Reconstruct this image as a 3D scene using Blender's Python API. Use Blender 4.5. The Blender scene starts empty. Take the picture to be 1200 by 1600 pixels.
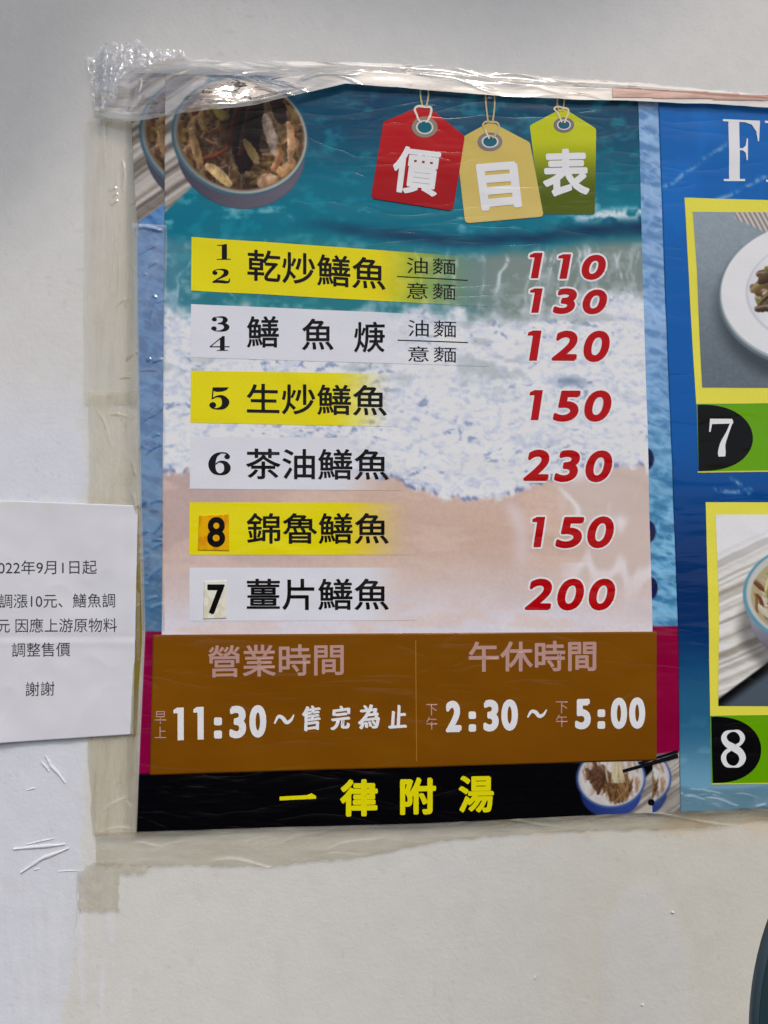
import bpy, bmesh, math, random
import numpy as np
from mathutils import Vector, Matrix, geometry

scene = bpy.context.scene
COL = scene.collection
random.seed(7)
rng = np.random.default_rng(7)

# ------------------------------------------------------------------ camera
F, CX, CY = 1200.0, 600.0, 800.0            # focal length in photo pixels
YAW, PITCH = math.radians(4.6), math.radians(4.9)
CAM = Vector((0.0, -0.92, 1.55))
cam_d = bpy.data.cameras.new("camera")
cam = bpy.data.objects.new("camera", cam_d)
COL.objects.link(cam)
cam.location = CAM
cam.rotation_euler = (math.pi / 2 + PITCH, 0.0, -YAW)
cam_d.sensor_fit = 'VERTICAL'
cam_d.sensor_height = 36.0
cam_d.lens = F / 1600.0 * 36.0
cam_d.clip_start = 0.01
cam_d.clip_end = 200.0
scene.camera = cam

# ------------------------------------------------------------------ daylight
SUN_ELEV, SUN_AZ = math.radians(52), math.radians(16)   # sun in front of the wall, to the right
world = bpy.data.worlds.new("World")
scene.world = world
world.use_nodes = True
wn = world.node_tree.nodes
wl = world.node_tree.links
wn.clear()
sky = wn.new('ShaderNodeTexSky')
sky.sky_type = 'NISHITA'
sky.sun_disc = False
sky.sun_elevation = SUN_ELEV
sky.sun_rotation = math.pi - SUN_AZ
sky.air_density = 1.0
sky.dust_density = 3.0
sky.ozone_density = 1.0
bg = wn.new('ShaderNodeBackground')
bg.inputs['Strength'].default_value = 0.14
wo = wn.new('ShaderNodeOutputWorld')
wl.new(sky.outputs[0], bg.inputs[0])
wl.new(bg.outputs[0], wo.inputs[0])

sun_d = bpy.data.lights.new("sun", 'SUN')
sun_d.energy = 0.8
sun_d.angle = math.radians(10)
sun_d.color = (1.0, 0.95, 0.88)
sun = bpy.data.objects.new("sun", sun_d)
COL.objects.link(sun)
sdir = Vector((math.sin(SUN_AZ) * math.cos(SUN_ELEV), -math.cos(SUN_AZ) * math.cos(SUN_ELEV), math.sin(SUN_ELEV)))
sun.rotation_euler = sdir.to_track_quat('Z', 'Y').to_euler()
sun.location = (0.5, -3, 4)

vs = scene.view_settings
vs.view_transform = 'Standard'
vs.look = 'None'
vs.exposure = 0.15
vs.gamma = 1.0
vs.use_curve_mapping = False

# ------------------------------------------------------------------ helpers: pixels, noise, colour
R = np.array(cam.rotation_euler.to_matrix())

def on_wall(px, py):
    """x and z on the wall plane for photo pixels (rays through the wall at y = 0)"""
    px = np.asarray(px, float); py = np.asarray(py, float)
    d = np.stack([(px - CX) / F, -(py - CY) / F, -np.ones_like(px)], -1) @ R.T
    t = -CAM.y / d[..., 1]
    return CAM.x + d[..., 0] * t, CAM.z + d[..., 2] * t

TAB = np.random.default_rng(3).random((256, 256))

def vnoise(x, y, s=0):
    x = np.asarray(x, float) + s * 17.31; y = np.asarray(y, float) + s * 9.77
    xi = np.floor(x).astype(int); yi = np.floor(y).astype(int)
    fx = x - xi; fy = y - yi
    fx = fx * fx * fx * (fx * (fx * 6 - 15) + 10); fy = fy * fy * fy * (fy * (fy * 6 - 15) + 10)
    a = TAB[yi & 255, xi & 255]; b = TAB[yi & 255, (xi + 1) & 255]
    c = TAB[(yi + 1) & 255, xi & 255]; d = TAB[(yi + 1) & 255, (xi + 1) & 255]
    return (a * (1 - fx) + b * fx) * (1 - fy) + (c * (1 - fx) + d * fx) * fy

def fbm(x, y, s=0, o=4):
    v = 0; a = 0.5; t = 0
    for k in range(o):
        v = v + a * vnoise(x, y, s + k * 3); t += a
        x = x * 2.03; y = y * 2.03; a *= 0.5
    return v / t

def ridge(x, y, s=0, o=3):
    return 1 - np.abs(2 * fbm(x, y, s, o) - 1)

def sm(a, b, x):
    t = np.clip((np.asarray(x, float) - a) / (b - a), 0, 1)
    return t * t * (3 - 2 * t)

KA = 1.32          # photo brightness -> surface albedo
def lin(c):
    c = np.asarray(c, float) / 255.0
    return np.where(c <= 0.04045, c / 12.92, ((c + 0.055) / 1.055) ** 2.4)
def alb(c):
    return np.clip(lin(c) * KA, 0.0015, 0.86)

def mix(a, b, t):
    t = np.asarray(t)[..., None]
    return np.asarray(a, float) * (1 - t) + np.asarray(b, float) * t

# relief of the hung sheets (metres off their own level)
def H(px, py):
    px = np.asarray(px, float); py = np.asarray(py, float)
    h = 0.0042 * (fbm(px / 260, py / 300, 5, 2) - 0.5)
    h = h + 0.0016 * (fbm(px / 90 + py / 300, py / 110 - px / 240, 9, 2) - 0.5)
    cr = ridge(px / 120 + py / 200, py / 70 - px / 160, 13, 2)
    h = h + 0.0004 * sm(0.3, 1.0, cr)
    h = h + 0.0024 * np.exp(-((py - 235) / 130) ** 2) * (0.4 + 0.6 * sm(250, 700, px)) * sm(1250, 900, px)
    return h + 0.0016

# ------------------------------------------------------------------ helpers: objects
def finish(o, parent=None):
    COL.objects.link(o)
    if parent is not None:
        o.parent = parent
        loc = parent.location.copy()
        p = parent.parent
        o.matrix_parent_inverse = Matrix.Translation(-parent['base']) if 'base' in parent else Matrix.Identity(4)
    return o

ROOTS = {}
def tag(o, label, cat, group=None):
    o['label'] = label; o['category'] = cat
    if group: o['group'] = group
    return o

def thing(name, label, cat, px, py, h=0.001, group=None):
    o = bpy.data.objects.new(name, None)
    o.empty_display_size = 0.02
    x, z = on_wall(px, py)
    o.location = (float(x), -h, float(z))
    COL.objects.link(o)
    ROOTS[o.name] = o.location.copy()
    return tag(o, label, cat, group)

def link(o, parent):
    COL.objects.link(o)
    if parent is not None:
        o.parent = parent
        if parent.name in ROOTS:
            o.matrix_parent_inverse = Matrix.Translation(-ROOTS[parent.name])
        else:
            o.matrix_parent_inverse = Matrix.Identity(4)
    return o

def make(name, pxy, faces, hgt, material, parent=None, col=None, smooth=True):
    """mesh from photo-pixel positions + height above the wall"""
    pxy = np.asarray(pxy, float)
    x, z = on_wall(pxy[:, 0], pxy[:, 1])
    co = np.stack([x, -np.broadcast_to(hgt, x.shape), z], -1)
    me = bpy.data.meshes.new(name)
    if isinstance(faces, np.ndarray):
        n, k = faces.shape
        me.vertices.add(len(co)); me.vertices.foreach_set('co', co.ravel())
        me.loops.add(n * k); me.loops.foreach_set('vertex_index', faces.ravel().astype(np.int32))
        me.polygons.add(n)
        me.polygons.foreach_set('loop_start', np.arange(0, n * k, k, dtype=np.int32))
        me.update(calc_edges=True)
    else:
        me.from_pydata(co.tolist(), [], faces)
    uv = me.uv_layers.new(name='px')
    li = np.empty(len(me.loops), np.int32); me.loops.foreach_get('vertex_index', li)
    uv.data.foreach_set('uv', (np.stack([pxy[li, 0], -pxy[li, 1]], -1) / 1000.0).ravel())
    if col is not None:
        at = me.color_attributes.new('print', 'FLOAT_COLOR', 'POINT')
        c = np.ones((len(pxy), 4)); c[:, :col.shape[1]] = col
        at.data.foreach_set('color', c.ravel())
    me.polygons.foreach_set('use_smooth', [smooth] * len(me.polygons))
    me.materials.append(material)
    me.validate()
    o = bpy.data.objects.new(name, me)
    return link(o, parent)

def grid_px(x0, x1, y0, y1, s):
    nx = max(2, int(round((x1 - x0) / s)) + 1); ny = max(2, int(round((y1 - y0) / s)) + 1)
    X, Y = np.meshgrid(np.linspace(x0, x1, nx), np.linspace(y0, y1, ny))
    return X, Y

def grid_faces(ny, nx, keep=None):
    i = np.arange(ny * nx).reshape(ny, nx)
    f = np.stack([i[:-1, :-1], i[1:, :-1], i[1:, 1:], i[:-1, 1:]], -1).reshape(-1, 4)
    if keep is not None:
        k = keep
        kf = (k[:-1, :-1] & k[1:, :-1] & k[1:, 1:] & k[:-1, 1:]).ravel()
        f = f[kf]
    return f

def compact(P, f, *arrs):
    used = np.unique(f); m = np.full(len(P), -1); m[used] = np.arange(len(used))
    return (P[used], m[f]) + tuple(a[used] if a is not None else None for a in arrs)

def quad_grid(corners, s):
    """corners TL, TR, BR, BL in photo pixels -> warped grid"""
    tl, tr, br, bl = [np.array(c, float) for c in corners]
    w = max(np.linalg.norm(tr - tl), np.linalg.norm(br - bl)); h = max(np.linalg.norm(bl - tl), np.linalg.norm(br - tr))
    nx = max(2, int(round(w / s)) + 1); ny = max(2, int(round(h / s)) + 1)
    U, V = np.meshgrid(np.linspace(0, 1, nx), np.linspace(0, 1, ny))
    P = (tl[None, None] * ((1 - U) * (1 - V))[..., None] + tr * (U * (1 - V))[..., None] + br * (U * V)[..., None] + bl * ((1 - U) * V)[..., None])
    return P, U, V

def sheet_faces_with_skirt(P, f, h, drop, col=None):
    """adds a thin turned edge along the open border"""
    e = np.concatenate([f[:, [0, 1]], f[:, [1, 2]], f[:, [2, 3]], f[:, [3, 0]]])
    es = np.sort(e, 1)
    key = es[:, 0].astype(np.int64) * (len(P) + 1) + es[:, 1]
    u, idx, cnt = np.unique(key, return_index=True, return_counts=True)
    b = e[idx[cnt == 1]]
    bv = np.unique(b); m = np.full(len(P), -1); m[bv] = np.arange(len(bv)) + len(P)
    P2 = np.concatenate([P, P[bv]]); h2 = np.concatenate([h, h[bv] - drop])
    sk = np.stack([b[:, 1], b[:, 0], m[b[:, 0]], m[b[:, 1]]], -1)
    c2 = None if col is None else np.concatenate([col, col[bv]])
    return P2, np.concatenate([f, sk]), h2, c2

# ------------------------------------------------------------------ materials
def new_mat(name):
    m = bpy.data.materials.new(name); m.use_nodes = True
    nt = m.node_tree
    return m, nt, nt.nodes, nt.links, nt.nodes['Principled BSDF']

def wrinkle_group():
    g = bpy.data.node_groups.new('film_wrinkles', 'ShaderNodeTree')
    g.interface.new_socket('Strength', in_out='INPUT', socket_type='NodeSocketFloat')
    g.interface.new_socket('Normal', in_out='OUTPUT', socket_type='NodeSocketVector')
    n, l = g.nodes, g.links
    gi = n.new('NodeGroupInput'); go = n.new('NodeGroupOutput')
    uv = n.new('ShaderNodeUVMap'); uv.uv_map = 'px'
    def noise(rot, sx, sy, scale, det, dist=0.0):
        mp = n.new('ShaderNodeMapping'); mp.inputs['Rotation'].default_value[2] = rot
        mp.inputs['Scale'].default_value = (sx, sy, 1)
        tx = n.new('ShaderNodeTexNoise'); tx.inputs['Scale'].default_value = scale
        tx.inputs['Detail'].default_value = det; tx.inputs['Distortion'].default_value = dist
        l.new(uv.outputs[0], mp.inputs[0]); l.new(mp.outputs[0], tx.inputs[0])
        return tx.outputs[0]
    a = noise(0.6, 1.0, 4.0, 4.5, 2, 0.5)          # long diagonal wrinkles
    b = noise(-0.5, 1.0, 1.8, 11.0, 2, 0.8)         # small puckers
    r = n.new('ShaderNodeMath'); r.operation = 'SUBTRACT'; r.inputs[1].default_value = 0.5; l.new(a, r.inputs[0])
    r2 = n.new('ShaderNodeMath'); r2.operation = 'ABSOLUTE'; l.new(r.outputs[0], r2.inputs[0])
    r3 = n.new('ShaderNodeMath'); r3.operation = 'POWER'; r3.inputs[1].default_value = 0.6; l.new(r2.outputs[0], r3.inputs[0])
    s = n.new('ShaderNodeMath'); s.operation = 'MULTIPLY_ADD'; s.inputs[1].default_value = 0.22
    l.new(b, s.inputs[0]); l.new(r3.outputs[0], s.inputs[2])
    pm = noise(0.2, 1.0, 1.0, 5.5, 2)               # the film is only puckered in patches
    pr = n.new('ShaderNodeMapRange'); pr.inputs[1].default_value = 0.48; pr.inputs[2].default_value = 0.66; pr.inputs[3].default_value = 0.12; l.new(pm, pr.inputs[0])
    c = noise(0.95, 1.0, 7.0, 16.0, 2, 0.3)
    c2 = n.new('ShaderNodeMath'); c2.operation = 'MULTIPLY'; l.new(c, c2.inputs[0]); l.new(pr.outputs[0], c2.inputs[1])
    s2 = n.new('ShaderNodeMath'); s2.operation = 'MULTIPLY_ADD'; s2.inputs[1].default_value = 0.35; l.new(c2.outputs[0], s2.inputs[0]); l.new(s.outputs[0], s2.inputs[2])
    bp = n.new('ShaderNodeBump'); bp.inputs['Distance'].default_value = 0.004
    l.new(gi.outputs[0], bp.inputs['Strength']); l.new(s2.outputs[0], bp.inputs['Height'])
    l.new(bp.outputs[0], go.inputs[0])
    return g
WR = wrinkle_group()

def print_mat(name, color=None, coat=0.36, crough=0.09, wr=0.55, rough=0.6, attr=False, grain=0.05):
    m, nt, n, l, b = new_mat(name)
    if attr:
        a = n.new('ShaderNodeAttribute'); a.attribute_name = 'print'; src = a.outputs['Color']
    else:
        rgb = n.new('ShaderNodeRGB'); rgb.outputs[0].default_value = tuple(alb(color)) + (1,); src = rgb.outputs[0]
    uv = n.new('ShaderNodeUVMap'); uv.uv_map = 'px'
    tx = n.new('ShaderNodeTexNoise'); tx.inputs['Scale'].default_value = 420; tx.inputs['Detail'].default_value = 2
    l.new(uv.outputs[0], tx.inputs[0])
    mr = n.new('ShaderNodeMapRange'); mr.inputs['To Min'].default_value = 1 - grain * 2; mr.inputs['To Max'].default_value = 1 + grain * 2
    l.new(tx.outputs[0], mr.inputs[0])
    mx = n.new('ShaderNodeMix'); mx.data_type = 'RGBA'; mx.blend_type = 'MULTIPLY'; mx.inputs[0].default_value = 1
    l.new(src, mx.inputs[6]); l.new(mr.outputs[0], mx.inputs[7])
    l.new(mx.outputs[2], b.inputs['Base Color'])
    b.inputs['Roughness'].default_value = rough
    b.inputs['Specular IOR Level'].default_value = 0.0
    b.inputs['Coat Weight'].default_value = coat
    b.inputs['Coat Roughness'].default_value = crough
    b.inputs['Coat IOR'].default_value = 1.42
    g = n.new('ShaderNodeGroup'); g.node_tree = WR; g.inputs[0].default_value = wr
    l.new(g.outputs[0], b.inputs['Coat Normal'])
    return m

M_PRINT = print_mat('laminated_print', attr=True)
M_PLAIN = print_mat('matt_print', attr=True, coat=0.12, crough=0.35, wr=0.12)
_cm = {}
def ink(color, coat=0.30):
    k = (tuple(color), coat)
    if k not in _cm:
        _cm[k] = print_mat('ink_%d_%d_%d' % tuple(color), color, coat=coat, grain=0.03)
    return _cm[k]

def film_mat(name, tint, rough=0.10, bump=0.12, bscale=60.0, ior=1.5):
    """clear sticky tape / plastic film: haze from the vertex alpha, gloss on top"""
    m, nt, n, l, b = new_mat(name)
    n.remove(b)
    out = n['Material Output']
    a = n.new('ShaderNodeAttribute'); a.attribute_name = 'print'
    tr = n.new('ShaderNodeBsdfTransparent'); tr.inputs[0].default_value = tuple(tint) + (1,)
    df = n.new('ShaderNodeBsdfDiffuse'); l.new(a.outputs['Color'], df.inputs[0])
    m1 = n.new('ShaderNodeMixShader'); l.new(a.outputs['Alpha'], m1.inputs[0]); l.new(tr.outputs[0], m1.inputs[1])
    tl = n.new('ShaderNodeBsdfTranslucent'); l.new(a.outputs['Color'], tl.inputs[0])
    m0 = n.new('ShaderNodeMixShader'); m0.inputs[0].default_value = 0.35; l.new(df.outputs[0], m0.inputs[1]); l.new(tl.outputs[0], m0.inputs[2])
    l.new(m0.outputs[0], m1.inputs[2])
    gl = n.new('ShaderNodeBsdfGlossy'); gl.inputs['Roughness'].default_value = rough
    lw = n.new('ShaderNodeLayerWeight'); lw.inputs[0].default_value = 0.3
    f0 = ((ior - 1) / (ior + 1)) ** 2
    fr = n.new('ShaderNodeMath'); fr.operation = 'MULTIPLY_ADD'; fr.inputs[1].default_value = 0.45; fr.inputs[2].default_value = f0; l.new(lw.outputs['Facing'], fr.inputs[0])
    fr = fr
    m2 = n.new('ShaderNodeMixShader'); l.new(fr.outputs[0], m2.inputs[0]); l.new(m1.outputs[0], m2.inputs[1]); l.new(gl.outputs[0], m2.inputs[2])
    uv = n.new('ShaderNodeUVMap'); uv.uv_map = 'px'
    mp = n.new('ShaderNodeMapping'); mp.inputs['Rotation'].default_value[2] = 0.6; mp.inputs['Scale'].default_value = (1, 2.5, 1)
    tx = n.new('ShaderNodeTexNoise'); tx.inputs['Scale'].default_value = bscale; tx.inputs['Detail'].default_value = 3; tx.inputs['Distortion'].default_value = 0.6
    l.new(uv.outputs[0], mp.inputs[0]); l.new(mp.outputs[0], tx.inputs[0])
    bp = n.new('ShaderNodeBump'); bp.inputs['Strength'].default_value = bump; bp.inputs['Distance'].default_value = 0.002
    l.new(tx.outputs[0], bp.inputs['Height'])
    for s in (gl, lw): l.new(bp.outputs[0], s.inputs['Normal'])
    l.new(m2.outputs[0], out.inputs[0])
    return m
M_TAPE = film_mat('yellowed_clear_tape', (0.985, 0.965, 0.91), rough=0.07, ior=1.75)
M_FILM = film_mat('clear_plastic_film', (0.96, 0.96, 0.95), rough=0.07, bump=0.10, bscale=30, ior=1.9)
M_CRINKLE = film_mat('crinkled_clear_tape', (0.96, 0.96, 0.96), rough=0.08, bump=0.3, bscale=70, ior=2.1)

# ------------------------------------------------------------------ the wall
def wall_material():
    m, nt, n, l, b = new_mat('painted_plaster')
    a = n.new('ShaderNodeAttribute'); a.attribute_name = 'print'
    tc = n.new('ShaderNodeTexCoord')
    def noise(scale, det, rough=0.5):
        t = n.new('ShaderNodeTexNoise'); t.inputs['Scale'].default_value = scale; t.inputs['Detail'].default_value = det
        t.inputs['Roughness'].default_value = rough
        l.new(tc.outputs['Object'], t.inputs[0]); return t.outputs[0]
    f1 = noise(210, 4, 0.6); f2 = noise(38, 4); f3 = noise(900, 2)
    mr = n.new('ShaderNodeMapRange'); mr.inputs[1].default_value = 0.3; mr.inputs[2].default_value = 0.7
    mr.inputs[3].default_value = 0.975; mr.inputs[4].default_value = 1.02
    l.new(f2, mr.inputs[0])
    mx = n.new('ShaderNodeMix'); mx.data_type = 'RGBA'; mx.blend_type = 'MULTIPLY'; mx.inputs[0].default_value = 1
    l.new(a.outputs['Color'], mx.inputs[6]); l.new(mr.outputs[0], mx.inputs[7])
    l.new(mx.outputs[2], b.inputs['Base Color'])
    b.inputs['Roughness'].default_value = 0.6
    b.inputs['Specular IOR Level'].default_value = 0.25
    s = n.new('ShaderNodeMath'); s.operation = 'MULTIPLY_ADD'; s.inputs[1].default_value = 0.35
    l.new(f3, s.inputs[0]); l.new(f1, s.inputs[2])
    bp = n.new('ShaderNodeBump'); bp.inputs['Strength'].default_value = 0.42; bp.inputs['Distance'].default_value = 0.0009
    l.new(s.outputs[0], bp.inputs['Height'])
    l.new(bp.outputs[0], b.inputs['Normal'])
    return m
M_WALL = wall_material()

def wall_left_edge(y):
    """where the fresher, bluish brush paint on the left stops"""
    return 128 + 14 * (fbm(y / 60.0, y * 0, 31, 3) - 0.5) * 2 + 9 * (vnoise(y / 5.0, y * 0, 8) - 0.5) - 22 * sm(1330, 1600, y)

def build_wall():
    fx = np.arange(-60, 1262, 4.0); fy = np.arange(-60, 1662, 4.0)
    X1 = np.concatenate([[-1900, -1200, -700, -350, -160], fx, [1400, 1700, 2200, 2900]])
    Y1 = np.concatenate([[-1100, -700, -350, -160], fy, [1800, 2100, 2500]])
    X, Y = np.meshgrid(X1, Y1)
    base = mix(np.full(X.shape + (3,), (196.0, 195, 191)), (197, 195, 184), sm(900, 1350, Y))
    base = mix(base, (199, 199, 201), sm(500, 700, Y) * sm(1000, 700, X) * 0.4)
    left = sm(6, -6, X - wall_left_edge(Y)) * sm(560, 700, Y)
    base = mix(base, (198, 200, 205), left)
    brush = sm(0.55, 0.75, fbm(X / 9, Y / 90, 40, 3)) * sm(230, 140, X) * sm(1330, 1420, Y)
    base = mix(base, (203, 204, 207), brush * 0.7)
    pale = sm(40, 0, np.abs(X - 1010 - (Y - 1500) * 0.05) - 45 * sm(1370, 1480, Y)) * sm(1370, 1400, Y)
    base = mix(base, (199, 197, 197), pale * 0.55)
    st = sm(0.45, 0.7, fbm(X / 70, Y / 22, 50, 4)) * np.exp(-((Y - 1290) / 26) ** 2) * sm(600, 800, X)
    base = mix(base, (200, 185, 160), st * 0.8)
    dirt = sm(0.62, 0.8, fbm(X / 30, Y / 45, 60, 4))
    base = mix(base, (180, 177, 168), dirt * 0.12)
    sp = sm(0.86, 0.93, vnoise(X / 6, Y / 6, 70)) * sm(0.7, 0.8, vnoise(X / 70, Y / 70, 71))
    base = mix(base, (120, 112, 100), sp * 0.10)
    h = 0.0018 * (fbm(X / 260, Y / 260, 80, 2) - 0.5) + 0.0004 * (fbm(X / 34, Y / 40, 84, 3) - 0.5)
    h = h + 0.00030 * left + 0.0006 * pale + 0.00025 * brush - 0.002
    P = np.stack([X.ravel(), Y.ravel()], -1)
    o = make('wall', P, grid_faces(*X.shape), h.ravel(), M_WALL, None, alb(base.reshape(-1, 3)))
    o['kind'] = 'structure'
    o['label'] = 'white and grey painted plaster wall with old paint patches'
    return o
wall = build_wall()

# added unseen panel above the frame, lower edge shaped to shade the wall
def build_shade_panel():
    m, nt, n, l, b = new_mat('shade_panel_grey')
    b.inputs['Base Color'].default_value = (0.30, 0.30, 0.31, 1)
    b.inputs['Roughness'].default_value = 0.8
    px = np.array([-420, -200, 0, 70, 112, 136, 200, 400, 650, 800, 900, 1045, 1150.0]); py = np.array([620, 490, 345, 285, 225, 60, -5, 0, 40, 70, 45, -25, -120.0])
    x, z = on_wall(px, py)
    t = 0.34 / -sdir.y
    low = [Vector((float(a), 0, float(c))) + sdir * t for a, c in zip(x, z)]
    V = []; Fc = []
    for p in low:
        for d in (0.0, 0.012): V.append((p.x, p.y - d, p.z))
        for d in (0.0, 0.012): V.append((p.x + 0.25, p.y - 0.5 - d, p.z + 1.1 + d))
    for i in range(len(low) - 1):
        a, c = 4 * i, 4 * (i + 1)
        Fc += [(a, c, c + 2, a + 2), (a + 1, a + 3, c + 3, c + 1), (a, a + 1, c + 1, c), (a + 2, c + 2, c + 3, a + 3)]
    e = 4 * (len(low) - 1); Fc += [(0, 2, 3, 1), (e, e + 1, e + 3, e + 2)]
    me = bpy.data.meshes.new('shade_panel'); me.from_pydata(V, [], Fc); me.materials.append(m)
    o = bpy.data.objects.new('shade_panel', me); COL.objects.link(o)
    tag(o, 'added grey panel out of view above the posters, shaped to cast shade on the wall', 'shade_panel')
build_shade_panel()

# raised paint ridges left by old strips painted over
def ridge_strip(name, pts, w, height, material, parent, col, base=0.0):
    pts = np.array(pts, float); P = []; hh = []; f = []
    t = np.linspace(0, len(pts) - 1, 14); k = np.minimum(t.astype(int), len(pts) - 2); fr = (t - k)[:, None]
    c = pts[k] * (1 - fr) + pts[k + 1] * fr
    c = c + np.stack([vnoise(t * 2, t * 0, 3) - 0.5, vnoise(t * 2, t * 0, 6) - 0.5], -1) * 2.0
    d = np.gradient(c, axis=0); d /= np.linalg.norm(d, axis=1)[:, None] + 1e-9; nn = np.stack([-d[:, 1], d[:, 0]], -1)
    for i in range(len(c)):
        ww = w * (0.45 + 0.8 * vnoise(i * 0.6, 0, 5)) * (0.25 + 0.75 * math.sin(math.pi * (i + 0.6) / (len(c) + 0.2)))
        for j, (o, hq) in enumerate(((-1, 0), (-0.5, 0.8), (0.1, 1), (0.6, 0.55), (1, 0))):
            P.append(c[i] + nn[i] * o * ww); hh.append(base + height * hq)
    for i in range(len(c) - 1):
        for j in range(4):
            a = i * 5 + j; f.append((a, a + 1, a + 6, a + 5))
    return make(name, P, np.array(f), np.array(hh), material, parent, np.tile(alb(col), (len(P), 1)))
WR_H = -0.0009
for pts, w, hq in (([(70, 1181), (78, 1196), (102, 1224)], 4, 0.0030), ([(63, 1190), (76, 1206)], 2.5, 0.0026),
               ([(20, 1327), (62, 1324), (102, 1320)], 4, 0.0032), ([(32, 1364), (66, 1342), (108, 1326)], 4, 0.0034),
               ([(40, 1320), (84, 1311)], 2.2, 0.0022), ([(41, 1235), (55, 1232)], 2.2, 0.0020),
               ([(52, 1360), (62, 1358)], 2.0, 0.002), ([(90, 1362), (122, 1361)], 1.8, 0.002),
               ([(118, 1372), (121, 1425), (116, 1456)], 2.2, 0.0022), ([(840, 1524), (836, 1531)], 2.2, 0.0025),
               ([(1003, 1571), (1006, 1572)], 2.4, 0.003), ([(1050, 1426), (1054, 1428)], 2.0, 0.003)):
    ridge_strip('paint_ridge', pts, w, hq * 0.75, M_WALL, wall, (199, 200, 203), WR_H - 0.0014)

# ------------------------------------------------------------------ picture painting (flat print on the posters)
def ell(X, Y, cx, cy, rx, ry, rot=0.0):
    c, s = math.cos(rot), math.sin(rot)
    u = ((X - cx) * c + (Y - cy) * s) / rx; v = (-(X - cx) * s + (Y - cy) * c) / ry
    r = np.sqrt(u * u + v * v)
    return (r - 1) * min(rx, ry)

def put(img, mask, col):
    img[...] = mix(img, col, np.clip(mask, 0, 1))

def strand(img, X, Y, pts, w, c0, c1, clip=None, hi=0.0):
    """one noodle / strip of vegetable: ribbon with a lit side"""
    pts = np.array(pts, float)
    t = np.linspace(0, 1, 11)[:, None]
    q = ((1 - t) ** 3) * pts[0] + 3 * ((1 - t) ** 2) * t * pts[1] + 3 * (1 - t) * t * t * pts[2] + t ** 3 * pts[3]
    x0, y0 = q.min(0) - w - 2; x1, y1 = q.max(0) + w + 2
    ox, oy = X[0, 0], Y[0, 0]
    i0, i1 = int(max(0, y0 - oy)), int(min(X.shape[0], y1 - oy + 1)); j0, j1 = int(max(0, x0 - ox)), int(min(X.shape[1], x1 - ox + 1))
    if i1 <= i0 or j1 <= j0: return
    xx = X[i0:i1, j0:j1]; yy = Y[i0:i1, j0:j1]
    best = np.full(xx.shape, 1e9); side = np.zeros(xx.shape); nz = (vnoise(xx / 3.5, yy / 3.5, 7) - 0.5) * w * 0.25
    for qi, (a, b) in enumerate(zip(q[:-1], q[1:])):
        d = b - a; L = d @ d + 1e-9
        k = np.clip(((xx - a[0]) * d[0] + (yy - a[1]) * d[1]) / L, 0, 1)
        ex = xx - a[0] - k * d[0]; ey = yy - a[1] - k * d[1]
        dd = np.hypot(ex, ey) + nz + w * 0.4 * abs((qi - 4.5) / 4.5) ** 2.5; mk = dd < best
        best = np.where(mk, dd, best); side = np.where(mk, (ex * -0.5 + ey * -0.8), side)
    m = np.clip(w - best + 0.5, 0, 1)
    if clip is not None: m = m * clip[i0:i1, j0:j1]
    sh = np.clip(0.5 + 0.5 * side / w, 0, 1)
    c = mix(np.array(c0, float), np.array(c1, float), sh)
    if hi > 0:
        g = np.exp(-((side / w - 0.35) / 0.22) ** 2) * hi
        c = mix(c, (235, 225, 210), g)
    img[i0:i1, j0:j1] = mix(img[i0:i1, j0:j1], c, m)

def mat_stripes(X, Y, s=0, ang=-0.5, pitch=5.5, lo=(96, 88, 80), hi=(178, 172, 165)):
    u = (X * math.sin(-ang) + Y * math.cos(ang)) / pitch + 0.5 * (fbm(X / 40, Y / 40, s, 2) - 0.5)
    tone = 0.55 * vnoise(u, u * 0 + 0.5, s) + 0.45 * vnoise(u * 2.3, u * 0 + 0.5, s + 2)
    c = mix(np.full(X.shape + (3,), lo, float), hi, sm(0.2, 0.75, tone))
    return c + (fbm(X / 12, Y / 3, s + 4, 2)[..., None] - 0.5) * 16

def soften(img, n=1):
    for _ in range(n):
        p = np.pad(img, ((1, 1), (1, 1), (0, 0)), mode='edge')
        img = (p[:-2, 1:-1] + p[2:, 1:-1] + p[1:-1, :-2] + p[1:-1, 2:] + 2 * p[1:-1, 1:-1]) / 6
    return img

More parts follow.
